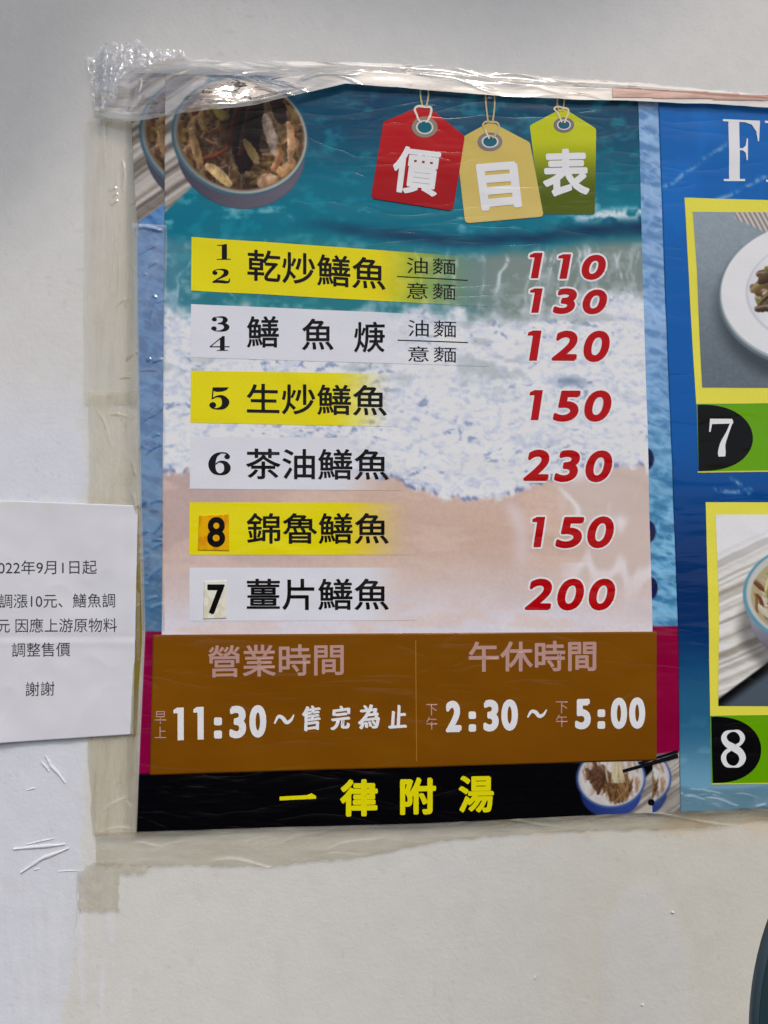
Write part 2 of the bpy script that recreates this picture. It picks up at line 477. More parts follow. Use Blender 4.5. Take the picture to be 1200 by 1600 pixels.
def eel_bowl(img, X, Y, cx, cy, k, clipmask, seed=1):
    """dark teal-rimmed grey bowl of fried eel with onion, seen from above"""
    rr = random.Random(seed)
    body = np.maximum(sm(1, -1, ell(X, Y, cx + 2 * k, cy + 26 * k, 100 * k, 86 * k, 0.2)), sm(1, -1, ell(X, Y, cx, cy, 107 * k, 92 * k, 0.25)))
    sh = sm(-110 * k, 110 * k, (X - cx) + (Y - cy) * 0.3)
    put(img, body * clipmask, mix(np.full(X.shape + (3,), (62.0, 60, 72)), (92, 88, 100), sh))
    rim = sm(1, -1, ell(X, Y, cx, cy, 107 * k, 92 * k, 0.25)); put(img, rim * clipmask, (58, 92, 106))
    rim2 = sm(1, -1, ell(X, Y, cx + 1, cy - 1, 104 * k, 89 * k, 0.25))
    put(img, rim2 * clipmask, mix(np.full(X.shape + (3,), (112.0, 112, 108)), (172, 170, 164), sh))
    ins = sm(3, -5, ell(X, Y, cx + 2, cy - 2 * k, 100 * k, 86 * k, 0.25)) * clipmask
    put(img, ins, mix(np.full(X.shape + (3,), (40.0, 26, 16)), (104, 82, 52), fbm(X / 12, Y / 16, seed, 4)))
    food = sm(2, -3, ell(X, Y, cx + 3, cy - 3 * k, 99 * k, 85 * k, 0.25)) * clipmask
    pal = [((66, 46, 28), (112, 88, 56)), ((88, 76, 46), (150, 138, 98)), ((72, 66, 32), (128, 122, 66)), ((40, 18, 12), (84, 46, 32)), ((100, 90, 72), (160, 150, 130)), ((46, 32, 22), (86, 64, 44)), ((34, 22, 16), (62, 44, 32))]
    for i in range(260):
        a = rr.uniform(0, 6.283); r = math.sqrt(rr.random()) * 97 * k
        x = cx + r * math.cos(a); y = cy + r * math.sin(a) * 0.85
        th = rr.gauss(1.25, 0.6); L = rr.uniform(6, 30) * k
        dx, dy = math.cos(th) * L, math.sin(th) * L; b = rr.uniform(-12, 12) * k
        c = rr.choice(pal)
        strand(img, X, Y, [(x - dx, y - dy), (x - dx * .3 + b, y - dy * .3 - b), (x + dx * .3 + b, y + dy * .3 + b), (x + dx, y + dy)], rr.choice((1.2, 2.5, 4, 5.5, 7)) * k, c[0], c[1], food * rr.uniform(0.35, 0.95), rr.choice((0, 0, .25, .6)))
    for i in range(60):
        a = rr.uniform(0, 6.283); r = (0.45 + 0.55 * math.sqrt(rr.random())) * 88 * k
        x = cx + r * math.cos(a); y = cy + r * math.sin(a) * 0.85
        th = a + 1.57 + rr.gauss(0, 0.6); L = rr.uniform(7, 18) * k; dx, dy = math.cos(th) * L, math.sin(th) * L; b = rr.uniform(4, 10) * k
        c = rr.choice([((104, 90, 62), (168, 152, 116)), ((126, 112, 88), (186, 174, 150)), ((96, 90, 46), (150, 142, 80)), ((80, 52, 34), (130, 96, 66))])
        strand(img, X, Y, [(x - dx, y - dy), (x - dx * .3 + b * math.cos(a), y - dy * .3 + b * math.sin(a)), (x + dx * .3 + b * math.cos(a), y + dy * .3 + b * math.sin(a)), (x + dx, y + dy)], rr.uniform(2.5, 5.5) * k, c[0], c[1], food * rr.uniform(0.5, 0.9), rr.choice((0, 0.3, 0.8)))
    def S(pts, w, c0, c1, hi=0.0):
        strand(img, X, Y, [(cx + p[0] * k, cy + p[1] * k) for p in pts], w * k, c0, c1, food, hi)
    # the dark cleft of sauce and eel, and the large pieces
    for p in ([(-8, -70), (-4, -40), (-8, 0), (4, 52)], [(30, -60), (26, -30), (22, 10), (14, 46)], [(52, -66), (60, -50), (64, -34), (66, -26)], [(4, -60), (10, -30), (8, 10), (14, 40)]):
        S(p, 11, (22, 10, 8), (46, 26, 18), 0.05)
    S([(-2, -64), (-4, -30), (-12, 0), (-20, 20)], 7, (64, 26, 18), (104, 52, 36), 0.15)
    S([(18, -62), (12, -30), (6, 0), (0, 28)], 5, (60, 24, 18), (112, 60, 44), 0.25)
    S([(-20, 20), (-34, 28), (-48, 38), (-68, 36)], 4, (84, 34, 22), (140, 70, 48), 0.2)
    S([(40, -30), (46, -8), (52, 6), (56, 26)], 9, (150, 146, 140), (226, 224, 222), 0.4)
    S([(48, -20), (52, 2), (54, 12), (55, 22)], 4, (190, 188, 186), (240, 240, 240), 0.4)
    S([(8, 8), (16, 20), (22, 28), (26, 40)], 7, (150, 140, 84), (206, 198, 140), 0.3)
    S([(-50, 46), (-38, 54), (-28, 62), (-16, 74)], 8, (206, 192, 126), (250, 244, 196), 0.3)
    S([(34, 74), (42, 68), (48, 70), (54, 78)], 13, (150, 124, 92), (204, 180, 150), 0.5)
    S([(62, 52), (68, 60), (74, 52), (82, 40)], 8, (160, 130, 84), (216, 188, 140), 0.4)
    S([(-76, -10), (-70, 10), (-66, 30), (-60, 46)], 7, (120, 100, 62), (176, 158, 116), 0.4)
    S([(-40, -50), (-34, -40), (-30, -38), (-26, -30)], 8, (120, 116, 54), (172, 168, 90), 0.3)
    S([(76, -20), (82, 0), (80, 20), (78, 40)], 6, (140, 112, 80), (206, 180, 150), 0.5)
    S([(60, 14), (66, 28), (60, 40), (52, 50)], 6, (140, 100, 60), (196, 160, 116), 0.5)
    i0, i1 = int(max(0, cy - 100 * k - Y[0, 0])), int(cy + 100 * k - Y[0, 0]); j0, j1 = int(max(0, cx - 112 * k - X[0, 0])), int(cx + 112 * k - X[0, 0])
    sub = img[i0:i1, j0:j1]; xx = X[i0:i1, j0:j1]; yy = Y[i0:i1, j0:j1]; fd = food[i0:i1, j0:j1]
    tex = 0.46 + 0.64 * fbm(xx / 7 / k, yy / 10 / k, seed + 40, 4) + 0.30 * (fbm(xx / 26, yy / 26, seed + 41, 2) - 0.5)
    core = 1 - 0.62 * np.exp(-(((xx - cx - 8 * k) / (44 * k)) ** 2 + ((yy - cy + 20 * k) / (60 * k)) ** 2))
    img[i0:i1, j0:j1] = soften(mix(sub, sub * (tex * core)[..., None] * np.array([1.07, 0.95, 0.86]), fd), 1)
    return np.maximum(body, rim)


def noodle_bowl(img, X, Y, cx, cy, clipmask, seed=2, sticks=True):
    """blue bowl of white soup with brown noodles lifted by chopsticks"""
    rr = random.Random(seed)
    body = np.maximum(sm(1, -1, ell(X, Y, cx, cy + 24, 47, 37)), sm(1, -1, ell(X, Y, cx, cy, 54, 46)))
    put(img, body * clipmask, mix(np.full(X.shape + (3,), (28.0, 42, 98)), (46, 64, 130), sm(cx - 54, cx + 20, X) * sm(cy + 90, cy + 40, Y)))
    put(img, sm(1, -1, ell(X, Y, cx, cy, 54, 46)) * clipmask, (66, 86, 136))
    put(img, sm(1, -1, ell(X, Y, cx, cy - 1, 51, 44)) * clipmask, (176, 178, 180))
    food = sm(1, -1, ell(X, Y, cx, cy, 47, 41)) * clipmask
    put(img, food, mix(np.full(X.shape + (3,), (204.0, 204, 206)), (180, 170, 158), fbm(X / 9, Y / 9, seed, 3)))
    for i in range(30):
        x = cx + rr.choice((rr.uniform(-44, -18), rr.uniform(16, 44))); y = cy + rr.uniform(-40, 8)
        strand(img, X, Y, [(x, y), (x + rr.uniform(-8, 8), y + 8), (x + rr.uniform(-8, 8), y + 16), (x + rr.uniform(-4, 6), y + rr.uniform(16, 34))], rr.uniform(0.8, 2.6), (120, 84, 56), (172, 138, 106), food * rr.uniform(0.3, 0.8), 0.1)
    for i in range(26):
        x = cx - 22 + rr.gauss(0, 8); y = cy + rr.gauss(-6, 9)
        strand(img, X, Y, [(x, y - 5), (x + 4, y), (x + 5, y + 4), (x + rr.uniform(-4, 8), y + 10)], rr.uniform(2, 5), (48, 28, 18), (98, 66, 44), food * 0.8, 0.1)
    put(img, sm(1.15, 0.75, np.sqrt(((X - cx - 11) / 21) ** 2 + ((Y - cy - 13) / 22) ** 2)) * food, (96, 66, 36))
    for i in range(150):
        a = rr.uniform(0, 6.283); r = math.sqrt(rr.random()); x = cx + 11 + 19 * r * math.cos(a); y = cy + 13 + 21 * r * math.sin(a)
        c = rr.choice([((74, 48, 26), (128, 90, 52)), ((104, 76, 42), (166, 132, 86)), ((50, 30, 18), (94, 62, 36))])
        t = rr.gauss(1.5, 0.5); L = rr.uniform(5, 14); dx, dy = math.cos(t) * L, math.sin(t) * L
        strand(img, X, Y, [(x - dx, y - dy), (x - dx * .3 + 3, y - dy * .3), (x + dx * .3 - 3, y + dy * .3), (x + dx, y + dy)], rr.uniform(0.7, 1.7), c[0], c[1], food * 0.85, 0.2)
    for i in range(22):
        x = cx + 8 + rr.gauss(0, 6)
        strand(img, X, Y, [(x * .6 + (cx + 8) * .4, cy - 34), (x + rr.uniform(-3, 3), cy - 22), (x + rr.uniform(-4, 4), cy - 10), (x + rr.uniform(-6, 6), cy + 6)], 1.5, (150, 136, 100), (206, 198, 170), food * 0.8, 0.2)
    i0, i1 = int(cy - 50 - Y[0, 0]), int(cy + 62 - Y[0, 0]); j0, j1 = int(cx - 58 - X[0, 0]), int(min(X.shape[1], cx + 58 - X[0, 0]))
    img[i0:i1, j0:j1] = soften(img[i0:i1, j0:j1], 1)
    return body

def sea(X, Y):
    n1 = fbm(X / 60, Y / 34, 101, 4); n2 = fbm(X / 22 + Y / 60, Y / 14, 103, 4)
    img = mix(np.full(X.shape + (3,), (4.0, 66, 92)), (0, 104, 124), sm(190, 320, Y + 40 * (n1 - 0.5)))
    img = mix(img, (8, 52, 84), sm(0.52, 0.72, n1) * sm(260, 150, Y) * 0.7)
    img = mix(img, (24, 132, 148), sm(0.55, 0.8, n2) * 0.5)
    img = mix(img, (120, 170, 180), sm(0.62, 0.85, fbm(X / 30, Y / 16, 107, 4)) * sm(280, 330, Y) * sm(380, 350, Y) * 0.8)
    # breaking wave
    yc = 352 + 26 * sm(450, 720, X) - 20 * sm(760, 960, X) + 12 * (fbm(X / 70, Y * 0, 109, 3) - 0.5)
    img = mix(img, (2, 30, 62), np.exp(-((Y - yc) / (10 + 6 * sm(800, 960, X))) ** 2) * sm(420, 620, X) * (0.35 + 0.6 * fbm(X / 50, Y / 14, 108, 3)))
    img = mix(img, (206, 214, 222), np.exp(-((Y - yc + 22) / 9) ** 2) * sm(850, 930, X) * sm(0.35, 0.6, fbm(X / 16, Y / 10, 111, 4)))
    # shallows
    shal = sm(yc + 4, yc + 34, Y)
    gr = mix(np.full(X.shape + (3,), (34.0, 112, 122)), (116, 130, 124), sm(560, 820, X + 60 * (n1 - 0.5)))
    gr = mix(gr, (60, 140, 144), sm(0.5, 0.75, n2) * sm(760, 600, X) * 0.6)
    gr = mix(gr, (96, 128, 152), sm(330, 260, X) * 0.5)
    img = mix(img, gr, shal)
    web = np.zeros(X.shape)
    rq = random.Random(31)
    for q in range(34):
        x0 = rq.choice((rq.uniform(640, 995), rq.uniform(840, 995), rq.uniform(262, 640))); y0 = rq.uniform(368, 400); y1 = y0 + rq.uniform(50, 130); sl = rq.uniform(-0.35, 0.35)
        xl = x0 + sl * (Y - y0) + 26 * (fbm(Y / 40, Y * 0 + q * 3.7, 113, 3) - 0.5)
        web = np.maximum(web, np.exp(-((X - xl) / rq.uniform(1.4, 2.8)) ** 2) * sm(y0, y0 + 14, Y) * sm(y1, y1 - 24, Y) * rq.uniform(0.35, 0.95))
    web = web * shal * (0.35 + 0.9 * sm(0.3, 0.65, fbm(X / 8, Y / 9, 118, 3)))
    img = mix(img, (200, 208, 216), np.clip(web, 0, 1) * 0.85)
    img = mix(img, (176, 190, 196), sm(0.60, 0.78, fbm(X / 22, Y / 16, 122, 4)) * shal * 0.35)
    # foam
    yf = 492 - 34 * sm(820, 990, X) - 30 * sm(330, 262, X) + 60 * (fbm(X / 60, Y / 90, 119, 4) - 0.5)
    fm = sm(yf - 22, yf + 22, Y + 34 * (fbm(X / 14, Y / 14, 121, 3) - 0.5))
    wx = X + 26 * (fbm(X / 30, Y / 30, 151, 3) - 0.5); wy = Y + 20 * (fbm(X / 30, Y / 30, 153, 3) - 0.5)
    fo = mix(np.full(X.shape + (3,), (196.0, 200, 212)), (222, 224, 230), sm(0.3, 0.7, fbm(wx / 11, wy / 6, 123, 4)))
    fo = mix(fo, (166, 175, 194), sm(0.50, 0.75, fbm(wx / 16 + wy / 40, wy / 7, 125, 5)) * 0.55)
    fo = mix(fo, (228, 229, 233), sm(0.78, 0.95, ridge(wx / 26, wy / 15, 155, 4)) * 0.35)
    fo = fo + (fbm(X / 5, Y / 4, 157, 3)[..., None] - 0.5) * 34
    fo = mix(fo, (116, 132, 162), sm(0.62, 0.74, fbm(wx / 12 + wy / 30, wy / 6, 127, 4)) * sm(0.48, 0.68, fbm(X / 60, Y / 36, 129, 2)) * 0.8)
    fo = mix(fo, (150, 160, 158), sm(0.55, 0.75, fbm(X / 60, Y / 26, 131, 3)) * sm(660, 560, Y) * 0.6)
    fo = mix(fo, (96, 116, 140), np.exp(-(((X - 890) / 26) ** 2 + ((Y - 597) / 8) ** 2)) * 0.8)
    img = mix(img, fo, fm)
    # sand
    ys = 738 + 40 * np.exp(-((X - 705) / 90) ** 2) + 24 * np.exp(-((X - 800) / 60) ** 2) - 6 * sm(850, 900, X) + 9 * (fbm(X / 11, Y * 0 + 1, 133, 4) - 0.5) * 2
    sd = mix(np.full(X.shape + (3,), (192.0, 165, 149)), (178, 156, 150), sm(560, 300, X))
    sd = mix(sd, (198, 182, 178), sm(840, 940, Y))
    sd = mix(sd, (204, 199, 206), sm(915, 985, Y + 50 * (fbm(X / 120, Y / 60, 135, 2) - 0.5)))
    sd = mix(sd, (204, 180, 166), sm(0.5, 0.7, fbm(X / 90, Y / 24, 137, 3)) * 0.5)
    sd = sd + (fbm(X / 4, Y / 4, 139, 2)[..., None] - 0.5) * 10
    inlet = sm(880 - 30, 905, X + (Y - 760) * 0.28 * np.where(Y < 880, -1, -0.2) + 26 * (fbm(X / 40, Y / 34, 141, 3) - 0.5)) * sm(985, 860, Y)
    sd = mix(sd, (192, 178, 172), inlet * 0.7)
    sd = mix(sd, (222, 218, 224), sm(0.80, 0.97, ridge(X / 60 + Y / 300, Y / 140, 143, 3)) * inlet * 0.7)
    sd = mix(sd, (226, 222, 226), np.exp(-((X - 868 - 34 * sm(750, 800, Y)) / 5) ** 2) * sm(752, 775, Y) * sm(830, 800, Y) * 0.7)
    sd = mix(sd, (206, 194, 200), np.exp(-((X - 790 - 24 * sm(760, 840, Y)) / 13) ** 2) * sm(770, 800, Y) * sm(920, 840, Y) * 0.6)
    s = sm(-6, 6, Y - ys + 10 * (fbm(X / 6, Y / 6, 147, 3) - 0.5))
    img = mix(img, (84, 100, 150), np.exp(-((Y - ys + 2) / 4) ** 2) * sm(0.45, 0.6, fbm(X / 10, Y / 30, 145, 3)) * 0.9)
    img = mix(img, sd, s)
    return img

def upsample(fn, X, Y, st=2):
    """evaluate a smooth painter on every second pixel and interpolate"""
    c = fn(X[::st, ::st], Y[::st, ::st]); h, w = X.shape
    i = np.arange(h) / st; j = np.arange(w) / st
    a = np.minimum(i.astype(int), c.shape[0] - 1); b = np.minimum(a + 1, c.shape[0] - 1); f = (i - a)[:, None, None]
    c = c[a] * (1 - f) + c[b] * f
    a = np.minimum(j.astype(int), c.shape[1] - 1); b = np.minimum(a + 1, c.shape[1] - 1); f = (j - a)[None, :, None]
    return c[:, a] * (1 - f) + c[:, b] * f

def water(X, Y, lo, hi, s):
    w = fbm(X / 26 + Y / 60, Y / 9 - X / 30, s, 4)
    w2 = sm(0.82, 0.98, ridge(X / 30 + Y / 40, Y / 12 - X / 20, s + 5, 2))
    return mix(mix(np.full(X.shape + (3,), lo, float), hi, sm(0.3, 0.7, w)), np.array(hi) * 1.15, w2 * 0.5)

TOPX = [150, 205, 258, 400, 540, 640, 760, 900, 1000, 1060, 1500]
TOPY = [126, 116, 116, 118, 130, 138, 147, 155, 160, 163, 180]
def top_edge(x): return np.interp(x, TOPX, TOPY)

# ------------------------------------------------------------------ poster sheets
def left_new(y): return np.interp(y, [100, 345, 600, 900, 1000, 1210, 1310], [259, 258, 255.5, 254, 253, 240, 238])
def right_new(y): return np.interp(y, [100, 165, 420, 700, 985, 1280], [994, 995, 1002, 1011, 1018, 1018.5])
def bottom_old(x): return np.interp(x, [200, 212, 660, 905, 1020, 1066], [1303, 1302, 1289, 1277, 1272, 1269])

def sheet_from(name, fl, fr, ft, fb, ny, nx, paint, level, parent, drop=0.0005, material=None, hf=None):
    V, U = np.meshgrid(np.linspace(0, 1, ny), np.linspace(0, 1, nx), indexing='ij')
    # iterate once so that the curved sides and ends agree
    X = 300 + 600 * U; Y = 150 + 1100 * V
    for _ in range(4):
        Y = ft(X) * (1 - V) + fb(X) * V
        X = fl(Y) * (1 - U) + fr(Y) * U
    img = paint(X, Y)
    P = np.stack([X.ravel(), Y.ravel()], -1)
    h = ((hf or H)(X, Y)).ravel() + level
    P2, f2, h2, c2 = sheet_faces_with_skirt(P, grid_faces(ny, nx), h, drop, alb(np.clip(img, 0, 255).reshape(-1, 3)))
    return make(name, P2, f2, h2, material or M_PRINT, parent, c2)

# rasters of the two versions of the menu picture, sampled by the meshes
RX0, RY0, RW, RH = 190, 90, 900, 1230
RXX, RYY = np.meshgrid(np.arange(RX0, RX0 + RW, dtype=float), np.arange(RY0, RY0 + RH, dtype=float))
def sample(img, X, Y):
    x = np.clip(X - RX0, 0, RW - 1.001); y = np.clip(Y - RY0, 0, RH - 1.001)
    i = y.astype(int); j = x.astype(int); fx = (x - j)[..., None]; fy = (y - i)[..., None]
    return (img[i, j] * (1 - fx) + img[i, j + 1] * fx) * (1 - fy) + (img[i + 1, j] * (1 - fx) + img[i + 1, j + 1] * fx) * fy

def paint_menu():
    X, Y = RXX, RYY
    one = np.ones(X.shape)
    img = upsample(sea, X, Y)
    blk = sm(1189, 1191, Y); put(img, blk, (6, 6, 9))
    edge = (334 - (X - 258) * 0.93)
    m = sm(1.5, -1.5, Y - edge) * sm(330, 318, X)
    put(img, m, mat_stripes(X, Y, 11, -0.62, 6.0))
    eel_bowl(img, X, Y, 375, 216, 1.0, one, 5)
    mt = sm(-1, 1, (X - 985) + (Y - 1240) * 0.9) * sm(1186, 1188, Y)
    put(img, mt, mat_stripes(X, Y, 21, -0.65, 5, (110, 104, 96), (176, 170, 160)))
    noodle_bowl(img, X, Y, 954, 1216, one, 4)
    return img
IMG_NEW = paint_menu()

def paint_old():
    X, Y = RXX, RYY
    one = np.ones(X.shape)
    def margins(X, Y):
        lf = water(X, Y, (58, 98, 148), (86, 130, 176), 201)
        lf = mix(lf, (64, 122, 156), sm(700, 1000, Y) * 0.6)
        rt = water(X, Y, (88, 128, 172), (134, 166, 202), 205)
        rt = mix(rt, water(X, Y, (54, 112, 152), (112, 164, 196), 207), sm(500, 820, Y))
        return mix(lf, rt, sm(600, 700, X))
    img = upsample(margins, X, Y)
    put(img, sm(1, -1, Y - (355 - (X - 209) * 0.72)) * sm(600, 500, X), mat_stripes(X, Y, 12, -0.62, 6.0))
    eel_bowl(img, X, Y, 328, 214, 1.03, one, 5)
    for y in (718, 831, 919):
        put(img, sm(1, -1, ell(X, Y, 1007 + (y - 718) * 0.03, y, 13.5, 18)), (16, 22, 66))
    put(img, sm(-1, 1, Y - 986) * sm(600, 500, X), mix(np.full(X.shape + (3,), (112.0, 0, 46)), (128, 6, 60), fbm(X / 20, Y / 60, 3, 2)))
    put(img, sm(-1, 1, Y - 978) * sm(600, 700, X), mix(np.full(X.shape + (3,), (122.0, 2, 48)), (134, 6, 56), fbm(X / 20, Y / 60, 3, 2)))
    put(img, sm(-1, 1, Y - 1208) * sm(600, 500, X), (5, 6, 10))
    put(img, sm(-1, 1, Y - (1178 - (X - 1020) * 0.1)) * sm(700, 800, X), mat_stripes(X, Y, 22, -0.65, 5, (112, 106, 98), (186, 180, 170)))
    noodle_bowl(img, X, Y, 994, 1216, one, 4)
    return img
IMG_OLD = paint_old()

L_OLD, L_NEW, L_HRS = 0.0004, 0.0011, 0.0018
old_poster = thing('menu_poster', 'older blue menu poster showing only as a margin around the newer price list', 'poster', 636, 1290)
sheet_from('sheet', lambda y: np.interp(y, [100, 200, 345, 700, 985, 1302], [204, 207, 212, 218, 226, 212.5]),
           lambda y: np.interp(y, [100, 165, 700, 1280], [1032, 1034, 1056, 1064]), top_edge, bottom_old, 560, 420,
           lambda X, Y: mix(sample(IMG_OLD, X, Y), (206, 204, 204), np.maximum(sm(2.2, 1.2, X - np.interp(Y, [100, 200, 345, 700, 985, 1302], [204, 207, 212, 218, 226, 212.5])) * sm(340, 380, Y), sm(2.0, 1.0, bottom_old(X) - Y))), L_OLD, old_poster)

new_poster = thing('menu_poster', 'laminated price list with sea picture, yellow and white dish rows and red prices', 'poster', 628, 1285)
def new_bottom(x): return bottom_old(x) - 1.8
new_sheet = sheet_from('sheet', left_new, right_new, lambda x: top_edge(x) + 1.5, new_bottom, 580, 390,
           lambda X, Y: sample(IMG_NEW, X, Y), L_NEW, new_poster)

def cutout(name, x0, x1, y0, y1, maskf, img, level, parent, s=1.0, material=None):
    X, Y = grid_px(x0, x1, y0, y1, s)
    f = grid_faces(*X.shape, keep=maskf(X, Y))
    P = np.stack([X.ravel(), Y.ravel()], -1)
    c = alb(np.clip(img if isinstance(img, np.ndarray) and img.shape[:2] == X.shape else sample(img, X, Y), 0, 255).reshape(-1, 3))
    P, f, c = compact(P, f, c)
    return make(name, P, f, H(P[:, 0], P[:, 1]) + level, material or M_PRINT, parent, c)

def bowl_mask(cx, cy, k):
    return lambda X, Y: ((np.minimum(ell(X, Y, cx + 2 * k, cy + 26 * k, 100 * k, 86 * k, 0.2), ell(X, Y, cx, cy, 107 * k, 92 * k, 0.25)) < 0) & (Y > top_edge(X) + 3))
cutout('bowl_picture', 262, 486, 122, 334, lambda X, Y: bowl_mask(375, 216, 1)(X, Y) & (X > left_new(Y) + 1), IMG_NEW, L_NEW + 0.0002, new_poster)
cutout('bowl_picture', 210, 256, 122, 320, lambda X, Y: bowl_mask(328, 214, 1.03)(X, Y) & (X < 256.5) & (X > 212), IMG_OLD, L_OLD + 0.0002, old_poster)
def nb_mask(cx, cy): return lambda X, Y: np.minimum(ell(X, Y, cx, cy + 24, 47, 37), ell(X, Y, cx, cy, 54, 46)) < 0
cutout('noodle_bowl_picture', 898, 1010, 1188, 1276, lambda X, Y: nb_mask(954, 1216)(X, Y) & (Y < new_bottom(X) - 1), IMG_NEW, L_NEW + 0.0002, new_poster)
cutout('noodle_bowl_picture', 1019, 1052, 1166, 1268, lambda X, Y: nb_mask(994, 1216)(X, Y) & (Y < bottom_old(X) - 2), IMG_OLD, L_OLD + 0.0002, old_poster)

# ------------------------------------------------------------------ lettering and flat print shapes
_tc = {}
ONE = (np.array([(0, 0.83), (0, 0.93), (0.34, 1.0), (1, 1), (1, 0), (0.40, 0), (0.40, 0.83)], float) * (0.44, 1.0), [(0, 1, 2, 6), (2, 3, 4, 5, 6)])
def glyphs(s, shear=0.0):
    k = (s, shear)
    if k not in _tc:
        if s == '1':
            v = ONE[0].copy(); v[:, 0] += shear * v[:, 1]; _tc[k] = (v, ONE[1]); return _tc[k]
        c = bpy.data.curves.new('lettering', 'FONT'); c.body = s; c.shear = shear; c.resolution_u = 5
        o = bpy.data.objects.new('lettering', c); COL.objects.link(o)
        dg = bpy.context.evaluated_depsgraph_get()
        ev = o.evaluated_get(dg); m = ev.to_mesh()
        v = np.array([p.co[:2] for p in m.vertices]); f = [tuple(p.vertices) for p in m.polygons]
        ev.to_mesh_clear(); bpy.data.objects.remove(o); bpy.data.curves.remove(c)
        _tc[k] = (v, f)
    return _tc[k]

def thicken(P, faces, w):
    """grow a glyph by w pixels: capsules laid along its outline"""
    cnt = {}
    for f in faces:
        for a, b in zip(f, f[1:] + f[:1]):
            k = (min(a, b), max(a, b)); cnt[k] = cnt.get(k, 0) + 1
    Q = []; F_ = []; n = 0
    P = np.asarray(P, float)
    for (a, b), c in cnt.items():
        if c != 1: continue
        p, q = P[a, :2], P[b, :2]; d = q - p; L = math.hypot(*d)
        if L < 1e-6: continue
        d = d / L; m = max(1, int(math.ceil(L / 7.0)))
        z = 0.000004 * (n % 12)
        th = math.atan2(d[1], d[0]); base = len(Q)
        for i in range(5):                      # round start cap
            t = th + math.pi / 2 + math.pi * i / 4; Q.append((p[0] + w * math.cos(t), p[1] + w * math.sin(t), z))
        F_.append(tuple(range(base, base + 5)))
        for i in range(m + 1):
            c0 = p + d * L * i / m
            Q.append((c0[0] - d[1] * w, c0[1] + d[0] * w, z + 0.000003)); Q.append((c0[0] + d[1] * w, c0[1] - d[0] * w, z + 0.000003))
        for i in range(m):
            k = base + 5 + 2 * i; F_.append((k, k + 1, k + 3, k + 2))
        n += 1
    return Q, F_

def conform(name, P2, faces, level, material, parent, step=6.0, hf=None, extra=None):
    """2D photo-pixel polygons -> cut on a grid so that they follow the sheet's relief"""
    bm = bmesh.new()
    vs_ = [bm.verts.new((p[0], p[1], p[2] if len(p) > 2 else 0.0)) for p in P2]
    for f in faces:
        try: bm.faces.new([vs_[i] for i in f])
        except ValueError: pass
    xs = [v.co.x for v in bm.verts]; ys = [v.co.y for v in bm.verts]
    for ax, lo, hi in ((0, min(xs), max(xs)), (1, min(ys), max(ys))):
        t = math.floor(lo / step) * step + step
        while t < hi:
            co = Vector((t, 0, 0)) if ax == 0 else Vector((0, t, 0)); no = Vector((1, 0, 0)) if ax == 0 else Vector((0, 1, 0))
            bmesh.ops.bisect_plane(bm, geom=bm.verts[:] + bm.edges[:] + bm.faces[:], plane_co=co, plane_no=no)
            t += step
    bm.verts.index_update()
    P = np.array([(v.co.x, v.co.y, v.co.z) for v in bm.verts])
    f = []
    for fc in bm.faces:
        idx = [v.index for v in fc.verts]
        a = sum((P[idx[i]][0] * P[idx[(i + 1) % len(idx)]][1] - P[idx[(i + 1) % len(idx)]][0] * P[idx[i]][1]) for i in range(len(idx)))
        f.append(idx if a < 0 else idx[::-1])
    bm.free()
    if extra and len(extra[0]):
        b0 = len(P); Q = np.array(extra[0], float); Q[:, 2] += 0.00002; P = np.concatenate([P, Q])
        for g in extra[1]:
            idx = [b0 + i for i in g]
            a = sum((P[idx[i]][0] * P[idx[(i + 1) % len(idx)]][1] - P[idx[(i + 1) % len(idx)]][0] * P[idx[i]][1]) for i in range(len(idx)))
            f.append(idx if a < 0 else idx[::-1])
    h = (hf or H)(P[:, 0], P[:, 1]) + level + P[:, 2]
    return make(name, P[:, :2], f, h, material, parent)

def box4(b, slope=0.0):
    """x0,x1,y0,y1 (+ y shift across the width) -> TL TR BR BL"""
    x0, x1, y0, y1 = b
    return [(x0, y0), (x1, y0 + slope), (x1, y1 + slope), (x0, y1)]

def fit(v, ref, corners):
    lo = ref.min(0); hi = ref.max(0); s = (v - lo) / (hi - lo)
    U = s[:, 0:1]; V = 1 - s[:, 1:2]
    tl, tr, br, bl = [np.array(c, float) for c in corners]
    return tl * (1 - U) * (1 - V) + tr * U * (1 - V) + br * U * V + bl * (1 - U) * V

def inset(corners, w):
    c = [np.array(p, float) for p in corners]; m = sum(c) / 4
    return [p - np.sign(p - m) * w for p in c]

def text(name, s, corners, color, level, parent, w=0.0, shear=0.0, hf=None, coat=0.30):
    v, f = glyphs(s, shear)
    P = fit(v, v, inset(corners, w))
    return conform(name, P, f, level, ink(color, coat), parent, hf=hf, extra=thicken(P, f, w) if w > 0 else None)

def brush_text(name, s, corners, color, level, parent, pen=((1.3, 0.7), (-1.3, -0.7), (0.7, 0.4), (-0.7, -0.4))):
    """lettering drawn with a slanted broad pen: strokes swell where they cross the pen's edge"""
    v, f = glyphs(s)
    P = fit(v, v, inset(corners, 1.3))
    Q = []; F_ = []
    for k, (dx, dy) in enumerate(pen):
        b = len(Q); Q += [(p[0] + dx, p[1] + dy, 0.00001 * k) for p in P]; F_ += [tuple(b + i for i in g) for g in f]
    e, ef = thicken(P, f, 0.35); b = len(Q); Q += e; F_ += [tuple(b + i for i in g) for g in ef]
    return conform(name, P, f, level, ink(color), parent, extra=(Q, F_))

